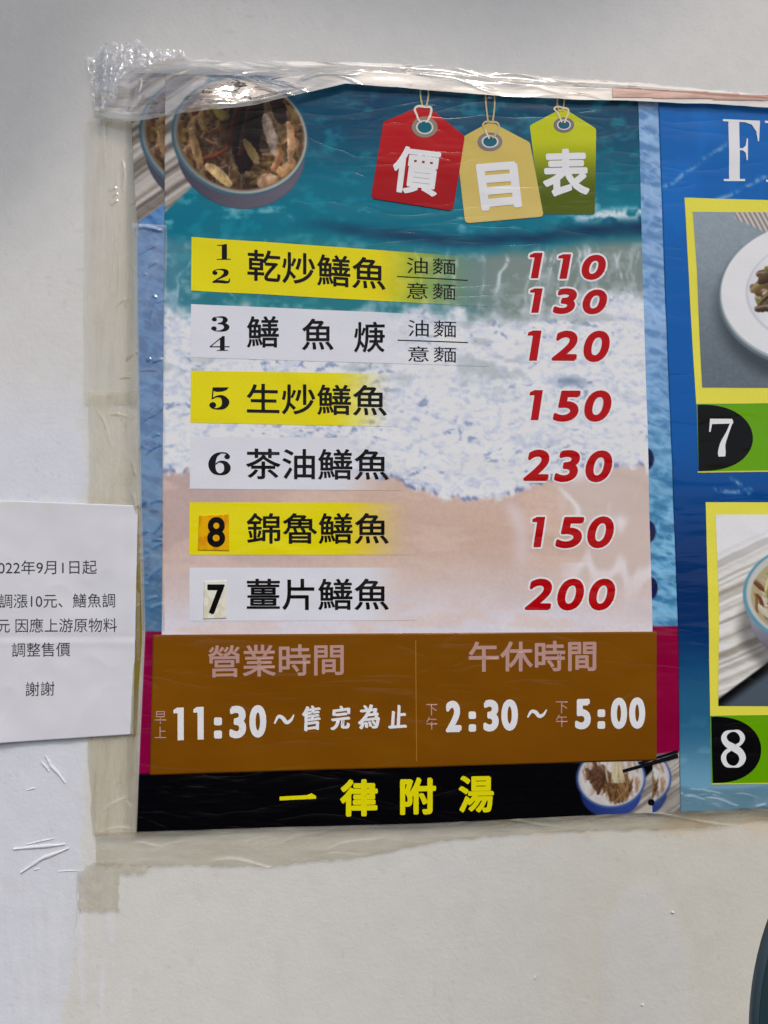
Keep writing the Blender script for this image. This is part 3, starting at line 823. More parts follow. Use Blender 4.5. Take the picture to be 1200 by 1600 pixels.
def rpoly(pts, r=0.0, n=5):
    """polygon with rounded corners"""
    pts = [np.array(p, float) for p in pts]; out = []
    for i, p in enumerate(pts):
        a = pts[i - 1] - p; b = pts[(i + 1) % len(pts)] - p
        rr = r[i] if isinstance(r, (list, tuple)) else r
        if rr <= 0: out.append(p); continue
        a = a / np.linalg.norm(a) * rr; b = b / np.linalg.norm(b) * rr
        for t in np.linspace(0, 1, n): out.append(p + a * (1 - t) ** 2 + b * t ** 2)
    return out

def poly(name, pts, color, level, parent, hf=None, mat=None):
    tri = geometry.tessellate_polygon([[Vector((p[0], p[1], 0)) for p in pts]])
    return conform(name, pts, [tuple(t) for t in tri], level, mat or ink(color), parent, hf=hf)

def ring(cx, cy, rx, ry, hx, hy, n=40, rot=0.0):
    P = []; f = []
    for i in range(n):
        a = 2 * math.pi * i / n
        P += [(cx + rx * math.cos(a), cy + ry * math.sin(a)), (cx + hx * math.cos(a), cy + hy * math.sin(a))]
    for i in range(n):
        a = 2 * i; b = 2 * ((i + 1) % n); f.append((a, b, b + 1, a + 1))
    return P, f

def ribbon(pts, n=40, closed=False):
    """variable-width stroke through (x, y, half width) points, Catmull-Rom"""
    p = np.array(pts, float); m = len(p)
    q = np.concatenate([[2 * p[0] - p[1]], p, [2 * p[-1] - p[-2]]])
    t = np.linspace(0, m - 1 - 1e-6, n); i = t.astype(int); u = (t - i)[:, None]
    a, b, c, d = q[i], q[i + 1], q[i + 2], q[i + 3]
    r = 0.5 * (2 * b + (c - a) * u + (2 * a - 5 * b + 4 * c - d) * u ** 2 + (3 * b - a - 3 * c + d) * u ** 3)
    w = np.maximum(r[:, 2], 0.005); d = np.gradient(r[:, :2], axis=0); d /= np.linalg.norm(d, axis=1)[:, None] + 1e-9
    nn = np.stack([-d[:, 1], d[:, 0]], -1)
    P = np.concatenate([r[:, :2] + nn * w[:, None], r[:, :2] - nn * w[:, None]])
    f = [(k, k + 1, n + k + 1, n + k) for k in range(n - 1)]
    return P, f

def disc(cx, cy, r, n=16):
    return np.array([(cx + r * math.cos(6.2832 * k / n), cy + r * math.sin(6.2832 * k / n)) for k in range(n)]), [tuple(range(n))]

def pg(pts): return np.array(pts, float), [tuple(range(len(pts)))]
# bold high-contrast serif figures, unit height, y up
SERIF = {
 '1': (0.62, [pg([(0.24, 0.03), (0.46, 0.03), (0.46, 1.0), (0.36, 1.0), (0.24, 0.93)]), pg([(0.02, 0), (0.62, 0), (0.62, 0.05), (0.02, 0.05)]), pg([(0.04, 0.90), (0.24, 0.90), (0.36, 1.0), (0.30, 0.96), (0.04, 0.95)])]),
 '2': (1.0, [disc(0.17, 0.72, 0.14), ribbon([(0.05, 0.74, .03), (0.12, 0.88, .03), (0.32, 0.97, .03), (0.58, 0.96, .06), (0.77, 0.82, .13), (0.74, 0.62, .13), (0.52, 0.42, .07), (0.20, 0.20, .035), (0.04, 0.06, .03)]), ribbon([(0.04, 0.05, .04), (0.30, 0.11, .09), (0.60, 0.09, .10), (0.84, 0.05, .08), (0.94, 0.14, .05), (0.97, 0.32, .022)])]),
 '3': (1.0, [disc(0.19, 0.80, 0.125), disc(0.17, 0.20, 0.14), ribbon([(0.08, 0.80, .03), (0.16, 0.92, .03), (0.40, 0.97, .03), (0.66, 0.93, .08), (0.74, 0.76, .13), (0.62, 0.58, .08), (0.36, 0.53, .025)]), ribbon([(0.36, 0.53, .025), (0.66, 0.50, .08), (0.82, 0.30, .14), (0.70, 0.10, .10), (0.42, 0.03, .035), (0.16, 0.08, .03), (0.04, 0.22, .03)])]),
 '4': (1.0, [pg([(0.52, 0.04), (0.76, 0.04), (0.76, 1.0), (0.70, 1.0), (0.52, 0.86)]), pg([(0.36, 0), (0.92, 0), (0.92, 0.05), (0.36, 0.05)]), pg([(0.0, 0.24), (1.0, 0.24), (1.0, 0.31), (0.0, 0.31)]), pg([(0.0, 0.29), (0.08, 0.30), (0.66, 0.93), (0.70, 1.0), (0.64, 1.0)])]),
 '5': (0.86, [disc(0.17, 0.20, 0.135), pg([(0.16, 0.86), (0.30, 0.80), (0.52, 0.80), (0.72, 0.88), (0.80, 1.0), (0.16, 1.0)]), pg([(0.12, 0.46), (0.17, 0.46), (0.21, 0.98), (0.16, 1.0)]), ribbon([(0.14, 0.48, .025), (0.32, 0.58, .035), (0.54, 0.57, .08), (0.68, 0.34, .15), (0.58, 0.11, .10), (0.34, 0.03, .035), (0.14, 0.08, .03), (0.04, 0.21, .03)])]),
 '6': (0.92, [disc(0.76, 0.80, 0.11), ribbon([(0.84, 0.82, .03), (0.74, 0.94, .03), (0.52, 0.97, .035), (0.28, 0.82, .10), (0.17, 0.48, .14), (0.25, 0.16, .10), (0.46, 0.03, .04), (0.68, 0.10, .09), (0.77, 0.30, .13), (0.68, 0.52, .09), (0.46, 0.58, .035), (0.30, 0.46, .025)])]),
 '7': (0.82, [pg([(0.06, 0.86), (0.82, 0.88), (0.82, 0.95), (0.78, 1.0), (0.06, 1.0)]), pg([(0.02, 0.66), (0.07, 0.66), (0.12, 0.86), (0.12, 1.0), (0.05, 1.0)]), ribbon([(0.78, 0.93, .035), (0.64, 0.66, .045), (0.48, 0.36, .085), (0.44, 0.14, .125), (0.44, 0.02, .11)])]),
 '8': (0.76, [ribbon([(0.40, 0.54, .05), (0.60, 0.64, .05), (0.67, 0.80, .075), (0.56, 0.95, .055), (0.38, 0.985, .022), (0.18, 0.93, .06), (0.11, 0.79, .085), (0.20, 0.64, .09), (0.40, 0.53, .10), (0.60, 0.40, .10), (0.67, 0.22, .10), (0.56, 0.06, .06), (0.38, 0.015, .022), (0.18, 0.07, .06), (0.09, 0.24, .08), (0.16, 0.41, .06), (0.40, 0.54, .05)], 90)]),
 'F': (0.95, [pg([(0.14, 0.03), (0.42, 0.03), (0.42, 0.97), (0.14, 0.97)]), pg([(0, 0), (0.56, 0), (0.56, 0.035), (0, 0.035)]), pg([(0, 0.965), (0.95, 0.965), (0.95, 1.0), (0, 1.0)]), pg([(0.42, 0.50), (0.60, 0.50), (0.60, 0.535), (0.42, 0.535)]), pg([(0.60, 0.34), (0.63, 0.34), (0.64, 0.70), (0.61, 0.70), (0.58, 0.58), (0.50, 0.535), (0.50, 0.50), (0.58, 0.46)]), pg([(0.56, 0.965), (0.74, 0.93), (0.86, 0.82), (0.90, 0.66), (0.93, 0.66), (0.95, 0.965)])]),
 'R': (1.0, [pg([(0.14, 0.03), (0.42, 0.03), (0.42, 0.97), (0.14, 0.97)]), pg([(0, 0), (0.56, 0), (0.56, 0.035), (0, 0.035)]), pg([(0, 0.965), (0.60, 0.965), (0.60, 1.0), (0, 1.0)])]),
}
def serif(name, ch, corners, color, level, parent, hf=None):
    w, pieces = SERIF[ch]
    P = []; f = []
    for k, (pp, ff) in enumerate(pieces):
        b = len(P)
        for p in pp: P.append((p[0] / w, 1 - p[1], k * 0.00002))
        f += [tuple(b + i for i in q) for q in ff]
    P = np.array(P)
    lo = P[:, :2].min(0); hi = P[:, :2].max(0)
    U = (P[:, 0:1] - lo[0]) / (hi[0] - lo[0]); V = (P[:, 1:2] - lo[1]) / (hi[1] - lo[1])
    tl, tr, br, bl = [np.array(c, float) for c in corners]
    Q = tl * (1 - U) * (1 - V) + tr * U * (1 - V) + br * U * V + bl * (1 - U) * V
    Q = np.concatenate([Q, P[:, 2:3]], 1)
    return conform(name, Q, f, level, ink(color), parent, hf=hf)

def quad(name, corners, color, level, parent, s=5.0, fade=None, under=None, material=None):
    """flat printed band; fade = (x0, x1) where it dissolves into the picture below"""
    Pg, U, V = quad_grid(corners, s)
    X, Y = Pg[..., 0], Pg[..., 1]
    c = np.full(X.shape + (3,), color, float)
    if fade: c = mix(c, np.clip(sample(under, X, Y), 0, 255), sm(fade[0], fade[1], X) * fade[2])
    P = Pg.reshape(-1, 2)
    return make(name, P, grid_faces(*X.shape), H(P[:, 0], P[:, 1]) + level, material or M_PRINT, parent, alb(c.reshape(-1, 3)))

L1, L2, L3 = L_NEW + 0.00025, L_NEW + 0.00045, L_NEW + 0.00065
BLACK, YEL, WHT, RED = (16, 14, 16), (221, 199, 8), (203, 204, 210), (164, 6, 14)
rows = [
 dict(bar=[(300, 372), (762, 405), (762, 481), (299, 455)], col=YEL, fade=(560, 755, 1.0), s=2.5,
      nums=[('1', box4((339, 361, 383, 407))), ('2', box4((332, 360, 421, 444)))],
      names=[('乾炒鱔魚', [(387, 391), (602, 406), (602, 455), (387, 440)])], noodle=[(635, 711, 404, 430, 3, 443, 469), (620, 433, 730, 439)]),
 dict(bar=[(299, 476), (762, 497), (762, 574), (298, 559)], col=WHT, fade=(560, 755, 1.0), s=2.5,
      nums=[('3', box4((330, 359, 495, 519))), ('4', box4((328, 359, 526, 549)))],
      names=[('鱔', box4((386, 436, 495, 544))), ('魚', box4((472, 521, 499, 548))), ('焿', box4((553, 601, 504, 552)))], noodle=[(637, 712, 501, 528, 2, 542, 567), (621, 532, 730, 536)]),
 dict(bar=[(299, 580), (625, 585), (625, 668), (298, 661)], col=YEL, fade=(500, 622, 1.0), s=2.5,
      nums=[('5', box4((327, 359, 606, 641)))], names=[('生炒鱔魚', [(386, 600), (604, 603), (604, 651), (386, 647)])]),
 dict(bar=[(298, 683), (625, 686), (625, 767), (297, 764)], col=WHT, fade=(520, 622, 1.0), s=2.5,
      nums=[('6', box4((326, 361, 707, 743)))], names=[('茶油鱔魚', [(385, 701), (607, 703), (607, 751), (385, 749)])]),
 dict(bar=[(297, 785), (650, 786), (650, 867), (296.6, 867)], col=YEL, fade=(510, 646, 1.0), s=2.5,
      nums=[], names=[('錦魯鱔魚', box4((386, 607, 802, 850)))]),
 dict(bar=[(297, 887), (650, 887), (650, 969), (297, 970)], col=WHT, fade=(560, 646, 1.0), s=2.5,
      nums=[], names=[('薑片鱔魚', box4((386, 607, 904, 953)))]),
]
for r in rows:
    b = quad('dish_row_band', r['bar'], r['col'], L1, new_poster, r['s'], r['fade'], IMG_NEW)
    for ch, c in r['nums']: serif('row_number', ch, c, BLACK, L2, b)
    for s_, c in r['names']: text('dish_name', s_, c, BLACK, L2, b, 0.65)
    if 'noodle' in r:
        (x0, x1, y0, y1, sl, y2, y3), ln = r['noodle']
        w = (x1 - x0)
        for t, ya, yb in (('油', y0, y1), ('意', y2, y3)):
            text('noodle_option', t, box4((x0, x0 + w * 0.43, ya, yb - 1), sl * 0.4), BLACK, L2, b, 0.0)
            text('noodle_option', '麵', box4((x0 + w * 0.53, x1, ya + 1, yb), sl * 0.5), BLACK, L2, b, 0.0)
        poly('option_rule', [(ln[0], ln[1]), (ln[2], ln[3]), (ln[2], ln[3] + 1.6), (ln[0], ln[1] + 1.6)], BLACK, L2, b)

PRICES = [
 [('1', 826.5, 846.6, 397, 436), ('1', 871, 891, 399, 437), ('0', 907, 945, 400, 439)],
 [('1', 827, 847, 452, 490), ('3', 862.5, 900, 452, 492), ('0', 908.5, 947, 454, 492.5)],
 [('1', 823, 844.7, 518, 565), ('2', 860, 901, 518, 565), ('0', 910, 951, 518, 567)],
 [('1', 825.6, 846.6, 611, 657.6), ('5', 862, 905.6, 611.6, 660), ('0', 911, 953.5, 611, 660)],
 [('2', 815.8, 857, 703.4, 752), ('3', 864, 904.6, 704, 753.7), ('0', 913, 955, 704.5, 754)],
 [('1', 830, 850.4, 808, 855), ('5', 866, 911.5, 808, 856.6), ('0', 916, 958, 807, 856.6)],
 [('2', 818.6, 861, 904, 953), ('0', 869, 911, 904, 953.7), ('0', 918, 960, 904, 953.7)]]
for pr in PRICES:
    for ch, x0, x1, y0, y1 in pr:
        v, ff = glyphs(ch, 0.16); w = 0.0 if ch == '1' else 2.3
        p = fit(v, v, inset(box4((x0, x1, y0, y1)), w))
        o = conform('price_digit', p, ff, L2, ink(RED), new_poster, extra=thicken(p, ff, w) if w else None)
        conform('digit_outline', p, ff, L1 - 0.0001, ink((218, 214, 220)), o, extra=thicken(p, ff, w + 3.0))

# title tags hanging on strings
def tag_sheet(pts, r, top, bot, level, grad=None):
    o = poly('title_tag', rpoly(pts, r), top, level, new_poster)
    if grad:
        me = o.data; at = me.color_attributes.new('print', 'FLOAT_COLOR', 'POINT')
        uvp = np.empty(len(me.loops) * 2); me.uv_layers['px'].data.foreach_get('uv', uvp); li = np.empty(len(me.loops), np.int32); me.loops.foreach_get('vertex_index', li)
        y = np.zeros(len(me.vertices)); y[li] = -uvp[1::2] * 1000
        c = np.ones((len(me.vertices), 4)); c[:, :3] = alb(mix(np.full((len(y), 3), top, float), bot, sm(grad[0], grad[1], y)))
        at.data.foreach_set('color', c.ravel()); me.materials.clear(); me.materials.append(M_PRINT)
    return o
def dress(tagobj, ex, ey, rx, ry, strings, lv, metal, hole):
    P, f = ring(ex, ey, rx, ry, rx * 0.55, ry * 0.55)
    e = conform('eyelet', P, f, lv + 0.0002, ink(metal), tagobj)
    P, f = ring(ex, ey, rx * 0.68, ry * 0.68, rx * 0.55, ry * 0.55)
    conform('eyelet_inner_rim', P, f, lv + 0.0003, ink((196, 192, 182)), e)
    P, f = disc(ex, ey, 1, 30); P = np.array([(ex + (p[0] - ex) * rx * 0.56, ey + (p[1] - ey) * ry * 0.56) for p in P])
    conform('eyelet_hole', P, f, lv + 0.0001, ink(hole), tagobj)
    for pts, c in strings:
        P, f = ribbon([(x, y, w) for x, y, w in pts], 24)
        conform('string', P, f, lv + 0.0004, ink(c), tagobj)
G = L_NEW
TAN, TAN2 = (178, 160, 116), (206, 192, 156)
tg = tag_sheet([(826, 199.6), (878, 172), (929, 205), (927, 338), (843, 337)], [4, 6, 4, 4, 4], (176, 182, 8), (74, 88, 4), G + 0.00025, (215, 305))
text('title_character', '表', [(846, 237), (917, 236), (919, 310), (847, 310)], (222, 222, 226), G + 0.0005, tg, 2.6)
dress(tg, 879, 199, 16, 12, [([(869, 158, 1.2), (869, 168, 1.2), (872, 178, 1.3)], TAN), ([(880, 158, 1.2), (879, 168, 1.2), (877, 178, 1.3)], TAN), ([(868, 178, 1.4), (864, 174, 1.4), (869, 170, 1.4), (877, 172, 1.5), (885, 174, 1.5), (886, 180, 1.4), (882, 190, 1.3), (880, 196, 1.2)], TAN2), ([(868, 178, 1.3), (873, 188, 1.3), (876, 195, 1.2)], TAN2)], G + 0.0003, (108, 104, 112), (10, 82, 102))
tg = tag_sheet([(711, 224), (765, 194), (826, 226), (848, 341), (726, 351)], [5, 6, 4, 7, 7], (190, 168, 86), (196, 174, 98), G + 0.0006, (220, 350))
text('title_character', '目', [(742, 260), (806, 256), (814, 327), (751, 332)], (222, 222, 224), G + 0.0009, tg, 3.3)
dress(tg, 764, 225.5, 19.5, 14.5, [([(757, 149, 1.2), (758, 170, 1.2), (761, 196, 1.3)], TAN), ([(771, 150, 1.2), (771, 172, 1.2), (768, 196, 1.3)], TAN), ([(756, 206, 1.5), (753, 200, 1.5), (757, 195, 1.6), (766, 195, 1.7), (775, 196, 1.6), (778, 202, 1.5), (774, 212, 1.4), (768, 220, 1.3)], TAN), ([(756, 206, 1.4), (760, 215, 1.4), (763, 221, 1.3)], TAN2)], G + 0.00065, (122, 112, 112), (10, 88, 106))
tg = tag_sheet([(598.5, 195), (663.5, 168), (725, 217), (707, 332), (579, 313)], [4, 6, 5, 9, 9], (168, 6, 14), (150, 4, 12), G + 0.00095, (200, 330))
text('title_character', '價', [(617, 231), (690, 239), (681, 311), (609, 303)], (224, 224, 228), G + 0.0013, tg, 1.9)
dress(tg, 662.5, 203.5, 20, 16, [([(656, 140, 1.2), (656, 155, 1.2), (659, 172, 1.3)], TAN), ([(668, 141, 1.2), (668, 156, 1.2), (665, 172, 1.3)], TAN), ([(650, 184, 1.7), (647, 176, 1.7), (652, 171, 1.8), (663, 172, 1.9), (672, 173, 1.8), (672, 182, 1.7), (668, 192, 1.6), (664, 196, 1.4)], (206, 196, 186)), ([(650, 184, 1.6), (653, 192, 1.5), (658, 196, 1.4)], (206, 196, 186))], G + 0.001, (132, 120, 108), (12, 92, 108))

# bottom line of the price list
YL = (230, 202, 10)
def bottom_char(ch, b, off=1.4): text('soup_notice', ch, box4(b, -1.0), YL, L1, new_poster, off)
poly('soup_notice', [(437, 1244), (480, 1241.5), (487, 1238.5), (494, 1243), (494, 1247), (437, 1250)], YL, L1, new_poster)
bottom_char('律', (531.5, 590, 1217, 1275), 2.1)
bottom_char('附', (624.6, 680.6, 1214, 1272), 2.0)
bottom_char('湯', (716, 771, 1211, 1269), 1.7)
P, f = disc(1016.7, 1253, 5.2, 20)
conform('black_dot', P, f, L1, ink((14, 14, 18)), new_poster)
for pts in ([(972, 1204.5, 2.6), (1000, 1196.5, 2.8), (1058, 1180, 3.4)], [(996, 1192, 2.0), (1020, 1184.5, 2.0), (1058, 1173, 2.4)]):
    a = [p for p in pts]
    P, f = ribbon(a, 20)
    conform('chopstick_picture', P, f, L_NEW + 0.00035, ink((20, 20, 26)), new_poster)

# ------------------------------------------------------------------ brown opening-hours strip
hours = thing('hours_strip', 'brown opening-hours strip with white times stuck over the price list', 'sign', 632, 1200)
BRN = [(240, 991.5), (1024, 986.5), (1024, 1187), (235.5, 1210)]
Pg, U, V = quad_grid(BRN, 3.0)
X, Y = Pg[..., 0], Pg[..., 1]
bc = mix(np.full(X.shape + (3,), (118.0, 72, 8)), (106, 62, 6), fbm(X / 160, Y / 60, 301, 3))
Pf = Pg.reshape(-1, 2)
P2, f2, h2, c2 = sheet_faces_with_skirt(Pf, grid_faces(*X.shape), H(Pf[:, 0], Pf[:, 1]) + L_HRS, 0.0005, alb(bc.reshape(-1, 3)))
make('sheet', P2, f2, h2, M_PRINT, hours, c2)
LH = L_HRS + 0.0002
PINK = (170, 134, 124)
WT = (216, 218, 226)
text('heading', '營業時間', [(326, 1008), (537, 1005), (537, 1054), (326, 1058)], PINK, LH, hours, 0.7)
text('heading', '午休時間', [(731, 1002), (930, 1000), (930, 1048), (731, 1049)], PINK, LH, hours, 1.0)
poly('divider_rule', [(648, 1000), (649.4, 1000), (650.8, 1188), (649.4, 1188)], (150, 104, 40), LH, hours)
for s_, b in (('早', (243, 261, 1110, 1130)), ('上', (243, 261, 1134, 1152)), ('下', (665, 682.5, 1099, 1117)), ('午', (665, 682.5, 1119, 1139)), ('下', (867, 885.6, 1095, 1114)), ('午', (867, 885.6, 1116, 1135))):
    text('small_heading', s_, box4(b), PINK, LH, hours, 0.0)
def num(s_, b): text('time', s_, box4(b, -0.5), WT, LH, hours, 0.0 if s_ == '1' else 2.5)
for s_, b in (('1', (272, 288, 1105, 1156)), ('1', (303, 319, 1104, 1155)), ('3', (359, 385, 1102, 1153)), ('0', (390, 416.5, 1101, 1152)),
              ('2', (695.5, 720, 1094, 1143)), ('3', (754, 778, 1092.5, 1142)), ('0', (782, 808, 1092, 1141)),
              ('5', (897, 921.6, 1091.5, 1139)), ('0', (952.7, 978, 1089.5, 1138.5)), ('0', (981, 1006, 1089, 1138))):
    num(s_, b)
for x0, x1, y0, y1 in ((335, 347.5, 1120, 1153), (731, 742.6, 1110.6, 1142), (932, 944, 1107.6, 1138)):
    hh = (x1 - x0)
    for ya in (y0, y1 - hh):
        poly('time', rpoly([(x0, ya), (x1, ya), (x1, ya + hh), (x0, ya + hh)], 3.4), WT, LH, hours)
for x0, x1, y0, y1 in ((429, 459.5, 1115, 1132), (823, 852.6, 1107, 1122)):
    w = x1 - x0; m = (y0 + y1) / 2
    P, f = ribbon([(x0, y1 - 2, 1.2), (x0 + w * .2, y0 + 4, 2.4), (x0 + w * .42, m - 2.5, 3.0), (x0 + w * .62, y1 - 4, 3.0), (x0 + w * .84, m + 1, 2.2), (x1, y0 + 1, 1.0)], 36)
    conform('tilde', P, f, LH, ink(WT), hours)
for s_, c in (('售', [(472, 1103), (502, 1099), (500, 1140), (471, 1143)]), ('完', [(519, 1103), (549, 1099), (546, 1138), (516, 1141)]), ('為', [(561, 1101), (595, 1097), (592, 1137), (558, 1140)]), ('止', [(609, 1101), (635, 1099), (635, 1136), (606, 1138)])):
    brush_text('closing_note', s_, c, WT, LH, hours)

# ------------------------------------------------------------------ stuck-on number stickers
def sticker(name, label, corners, col, ch, b, wear, lv):
    t = thing(name, label, 'sticker', (corners[0][0] + corners[1][0]) / 2, corners[2][1], 0.003)
    Pg, U, V = quad_grid(corners, 1.5)
    X, Y = Pg[..., 0], Pg[..., 1]
    c = mix(np.full(X.shape + (3,), col, float), wear, sm(0.5, 0.75, fbm(X / 9, Y / 12, 401, 3)))
    P = Pg.reshape(-1, 2)
    P2, f2, h2, c2 = sheet_faces_with_skirt(P, grid_faces(*X.shape), H(P[:, 0], P[:, 1]) + lv, 0.00035, alb(c.reshape(-1, 3)))
    make('backing', P2, f2, h2, M_PLAIN, t, c2)
    text('number', ch, b, (14, 12, 14), lv + 0.0002, t, 1.5, coat=0.12)
sticker('number_sticker', 'small orange-yellow sticker with a black 8 on the fifth dish row', [(312, 806), (358, 804), (359, 861), (310, 860)], (214, 158, 6), '8', box4((324.6, 352.6, 808, 855)), (196, 132, 8), L2 + 0.0003)
sticker('number_sticker', 'small cream sticker with a black 7 on the lowest dish row', [(320, 908), (355, 907), (354.5, 966), (318.5, 967)], (214, 210, 194), '7', box4((325, 352, 913, 960)), (200, 194, 170), L2 + 0.0003)

# ------------------------------------------------------------------ the dish-photo poster on the right
dish = thing('dish_poster', 'blue poster of numbered dish photographs in yellow frames at the right', 'poster', 1180, 1268)
def HR(px, py):
    return H(px, py)
def dleft(y): return np.interp(y, [100, 165, 420, 700, 985, 1280], [1025, 1026, 1036, 1048, 1058, 1062])
def dish_paint(X, Y):
    c = mix(np.full(X.shape + (3,), (12.0, 92, 164)), (4, 82, 154), sm(200, 640, Y))
    c = mix(c, (0, 42, 92), sm(640, 930, Y))
    c = mix(c, (34, 88, 120), sm(960, 1110, Y))
    c = mix(c, (104, 150, 172), sm(1110, 1240, Y))
    w = fbm(X / 40 + Y / 90, Y / 16, 501, 4)
    c = mix(c, (150, 182, 200), sm(0.55, 0.75, w) * sm(1080, 1220, Y) * 0.3)
    c = mix(c, (10, 104, 184), sm(0.55, 0.75, fbm(X / 50, Y / 120, 503, 3)) * sm(700, 300, Y) * 0.5)
    # white chafed scratches
    for (x0, y0, x1, y1) in ((1028, 300, 1150, 215), (1110, 318, 1200, 275), (1110, 764, 1175, 770), (1135, 745, 1178, 768)):
        d = np.array([x1 - x0, y1 - y0], float); L = np.hypot(*d); d /= L
        a = (X - x0) * d[0] + (Y - y0) * d[1]; b = -(X - x0) * d[1] + (Y - y0) * d[0] + 7 * (fbm(a / 16, a * 0, 505, 3) - 0.5)
        m = np.exp(-(b / (1.6 + 3 * fbm(a / 20, a * 0, 509, 2))) ** 2) * sm(0, 12, a) * sm(L, L - 12, a) * sm(0.2, 0.7, fbm(X / 6, Y / 6, 507, 3))
        c = mix(c, (150, 170, 205), m * 0.75)
    return c
sheet_from('sheet', dleft, lambda y: y * 0 + 1420.0, lambda x: np.interp(x, [1000, 1060, 1420], [160, 163, 178]), lambda x: np.interp(x, [1040, 1066, 1200, 1420], [1270, 1269, 1262, 1254]), 420, 160, dish_paint, 0.0012, dish, hf=HR)
# see-through pale strip where the laminate overlaps its neighbour
LD = 0.0014
YF = (216, 204, 70)
def dquad(name, corners, paint, lv, parent, s=2.0, keep=None):
    Pg, U, V = quad_grid(corners, s); X, Y = Pg[..., 0], Pg[..., 1]
    c = paint(X, Y) if callable(paint) else np.full(X.shape + (3,), paint, float)
    P = Pg.reshape(-1, 2); col = alb(np.clip(c, 0, 255).reshape(-1, 3))
    f = grid_faces(*X.shape, keep=keep(X, Y) if keep else None)
    if keep: P, f, col = compact(P, f, col)
    return make(name, P, f, HR(P[:, 0], P[:, 1]) + lv, M_PRINT, parent, col)
fr1 = dquad('photo_frame', [(1066.5, 312), (1405, 320), (1405, 628), (1086, 632)], YF, LD, dish, 5)
fr2 = dquad('photo_frame', [(1101, 785), (1405, 786), (1405, 1113), (1108, 1118)], YF, LD, dish, 5)

def plate_photo(X, Y):
    c = mix(np.full(X.shape + (3,), (134.0, 146, 154)), (92, 102, 110), sm(340, 600, Y + (X - 1100) * 0.3))
    c = c + (fbm(X / 3, Y / 3, 601, 2)[..., None] - 0.5) * 14
    u = (X - 1146) * 0.9 - (Y - 334) * 0.5
    put(c, sm(2, -2, np.abs((Y - 322) - (X - 1146) * 0.45) - 22) * sm(1142, 1148, X), mix(np.full(X.shape + (3,), (120.0, 112, 108)), (200, 194, 188), 0.5 + 0.5 * np.sin(u * 0.9 + 0)))
    put(c, sm(18, -6, ell(X, Y, 1282, 482, 156, 118)) * 0.75, (50, 56, 62))
    put(c, sm(1, -1, ell(X, Y, 1280, 464, 161, 116)), (96, 110, 116))
    put(c, sm(1, -1, ell(X, Y, 1281, 461, 159, 114)), (150, 160, 164))
    put(c, sm(1, -1, ell(X, Y, 1281, 459, 157, 112)), mix(np.full(X.shape + (3,), (222.0, 222, 228)), (208, 209, 216), sm(380, 560, Y)))
    put(c, sm(1, -1, ell(X, Y, 1284, 458, 122, 84)), (186, 188, 194))
    put(c, sm(1, -1, ell(X, Y, 1285, 457, 119, 82)), mix(np.full(X.shape + (3,), (200.0, 202, 206)), (222, 222, 228), sm(1165, 1230, X)))
    rr = random.Random(9)
    put(c, sm(1.05, 0.85, np.sqrt(((X - 1284) / 104) ** 2 + ((Y - 460) / 58) ** 2) + 0.25 * (fbm(X / 14, Y / 14, 611, 3) - 0.5)), (62, 44, 26))
    for i in range(260):
        a = rr.uniform(0, 6.283); r = math.sqrt(rr.random())
        x = 1282 + 100 * r * math.cos(a); y = 460 + 58 * r * math.sin(a); th = rr.uniform(0, 6.28); L = rr.uniform(6, 18)
        dx, dy = math.cos(th) * L, math.sin(th) * L
        k = rr.choice([((40, 28, 16), (92, 70, 46)), ((84, 66, 36), (150, 128, 88)), ((120, 108, 84), (196, 184, 160)), ((58, 40, 22), (120, 92, 60)), ((70, 66, 22), (130, 124, 60))])
        strand(c, X, Y, [(x - dx, y - dy), (x - dx * .3 + dy * .3, y - dy * .3), (x + dx * .3 - dy * .3, y + dy * .3), (x + dx, y + dy)], rr.uniform(2, 8), k[0], k[1], None, rr.choice((0, 0.2, 0.4)))
    return soften(c, 1)
X, Y = grid_px(1078, 1392, 330, 612, 1.0)
ph = plate_photo(X, Y)
def dcut(name, X, Y, img, maskf, lv, parent):
    P = np.stack([X.ravel(), Y.ravel()], -1); f = grid_faces(*X.shape, keep=maskf(X, Y)); c = alb(np.clip(img, 0, 255).reshape(-1, 3))
    P, f, c = compact(P, f, c)
    return make(name, P, f, HR(P[:, 0], P[:, 1]) + lv, M_PRINT, parent, c)
def dphoto(lf, y0, y1, x1, img, ox, oy, parent):
    V, U = np.meshgrid(np.linspace(0, 1, int((y1 - y0) / 1.2)), np.linspace(0, 1, int((x1 - lf(y0)) / 1.2)), indexing='ij')
    Y = y0 + (y1 - y0) * V; X = lf(Y) * (1 - U) + x1 * U
    i = np.clip(Y - oy, 0, img.shape[0] - 1.001); j = np.clip(X - ox, 0, img.shape[1] - 1.001); a = i.astype(int); b = j.astype(int); fi = (i - a)[..., None]; fj = (j - b)[..., None]
    c = (img[a, b] * (1 - fj) + img[a, b + 1] * fj) * (1 - fi) + (img[a + 1, b] * (1 - fj) + img[a + 1, b + 1] * fj) * fi
    P = np.stack([X.ravel(), Y.ravel()], -1)
    return make('dish_photo', P, grid_faces(*X.shape), HR(P[:, 0], P[:, 1]) + LD + 0.0002, M_PRINT, parent, alb(np.clip(c, 0, 255).reshape(-1, 3)))
pp = dphoto(lambda y: np.interp(y, [330, 420, 612], [1079, 1086, 1095.5]), 334, 606.5, 1390, ph, 1078, 330, fr1)
dcut('plate_picture', X, Y, ph, lambda X, Y: (ell(X, Y, 1280, 463, 161, 117) < 0), LD + 0.0004, pp)

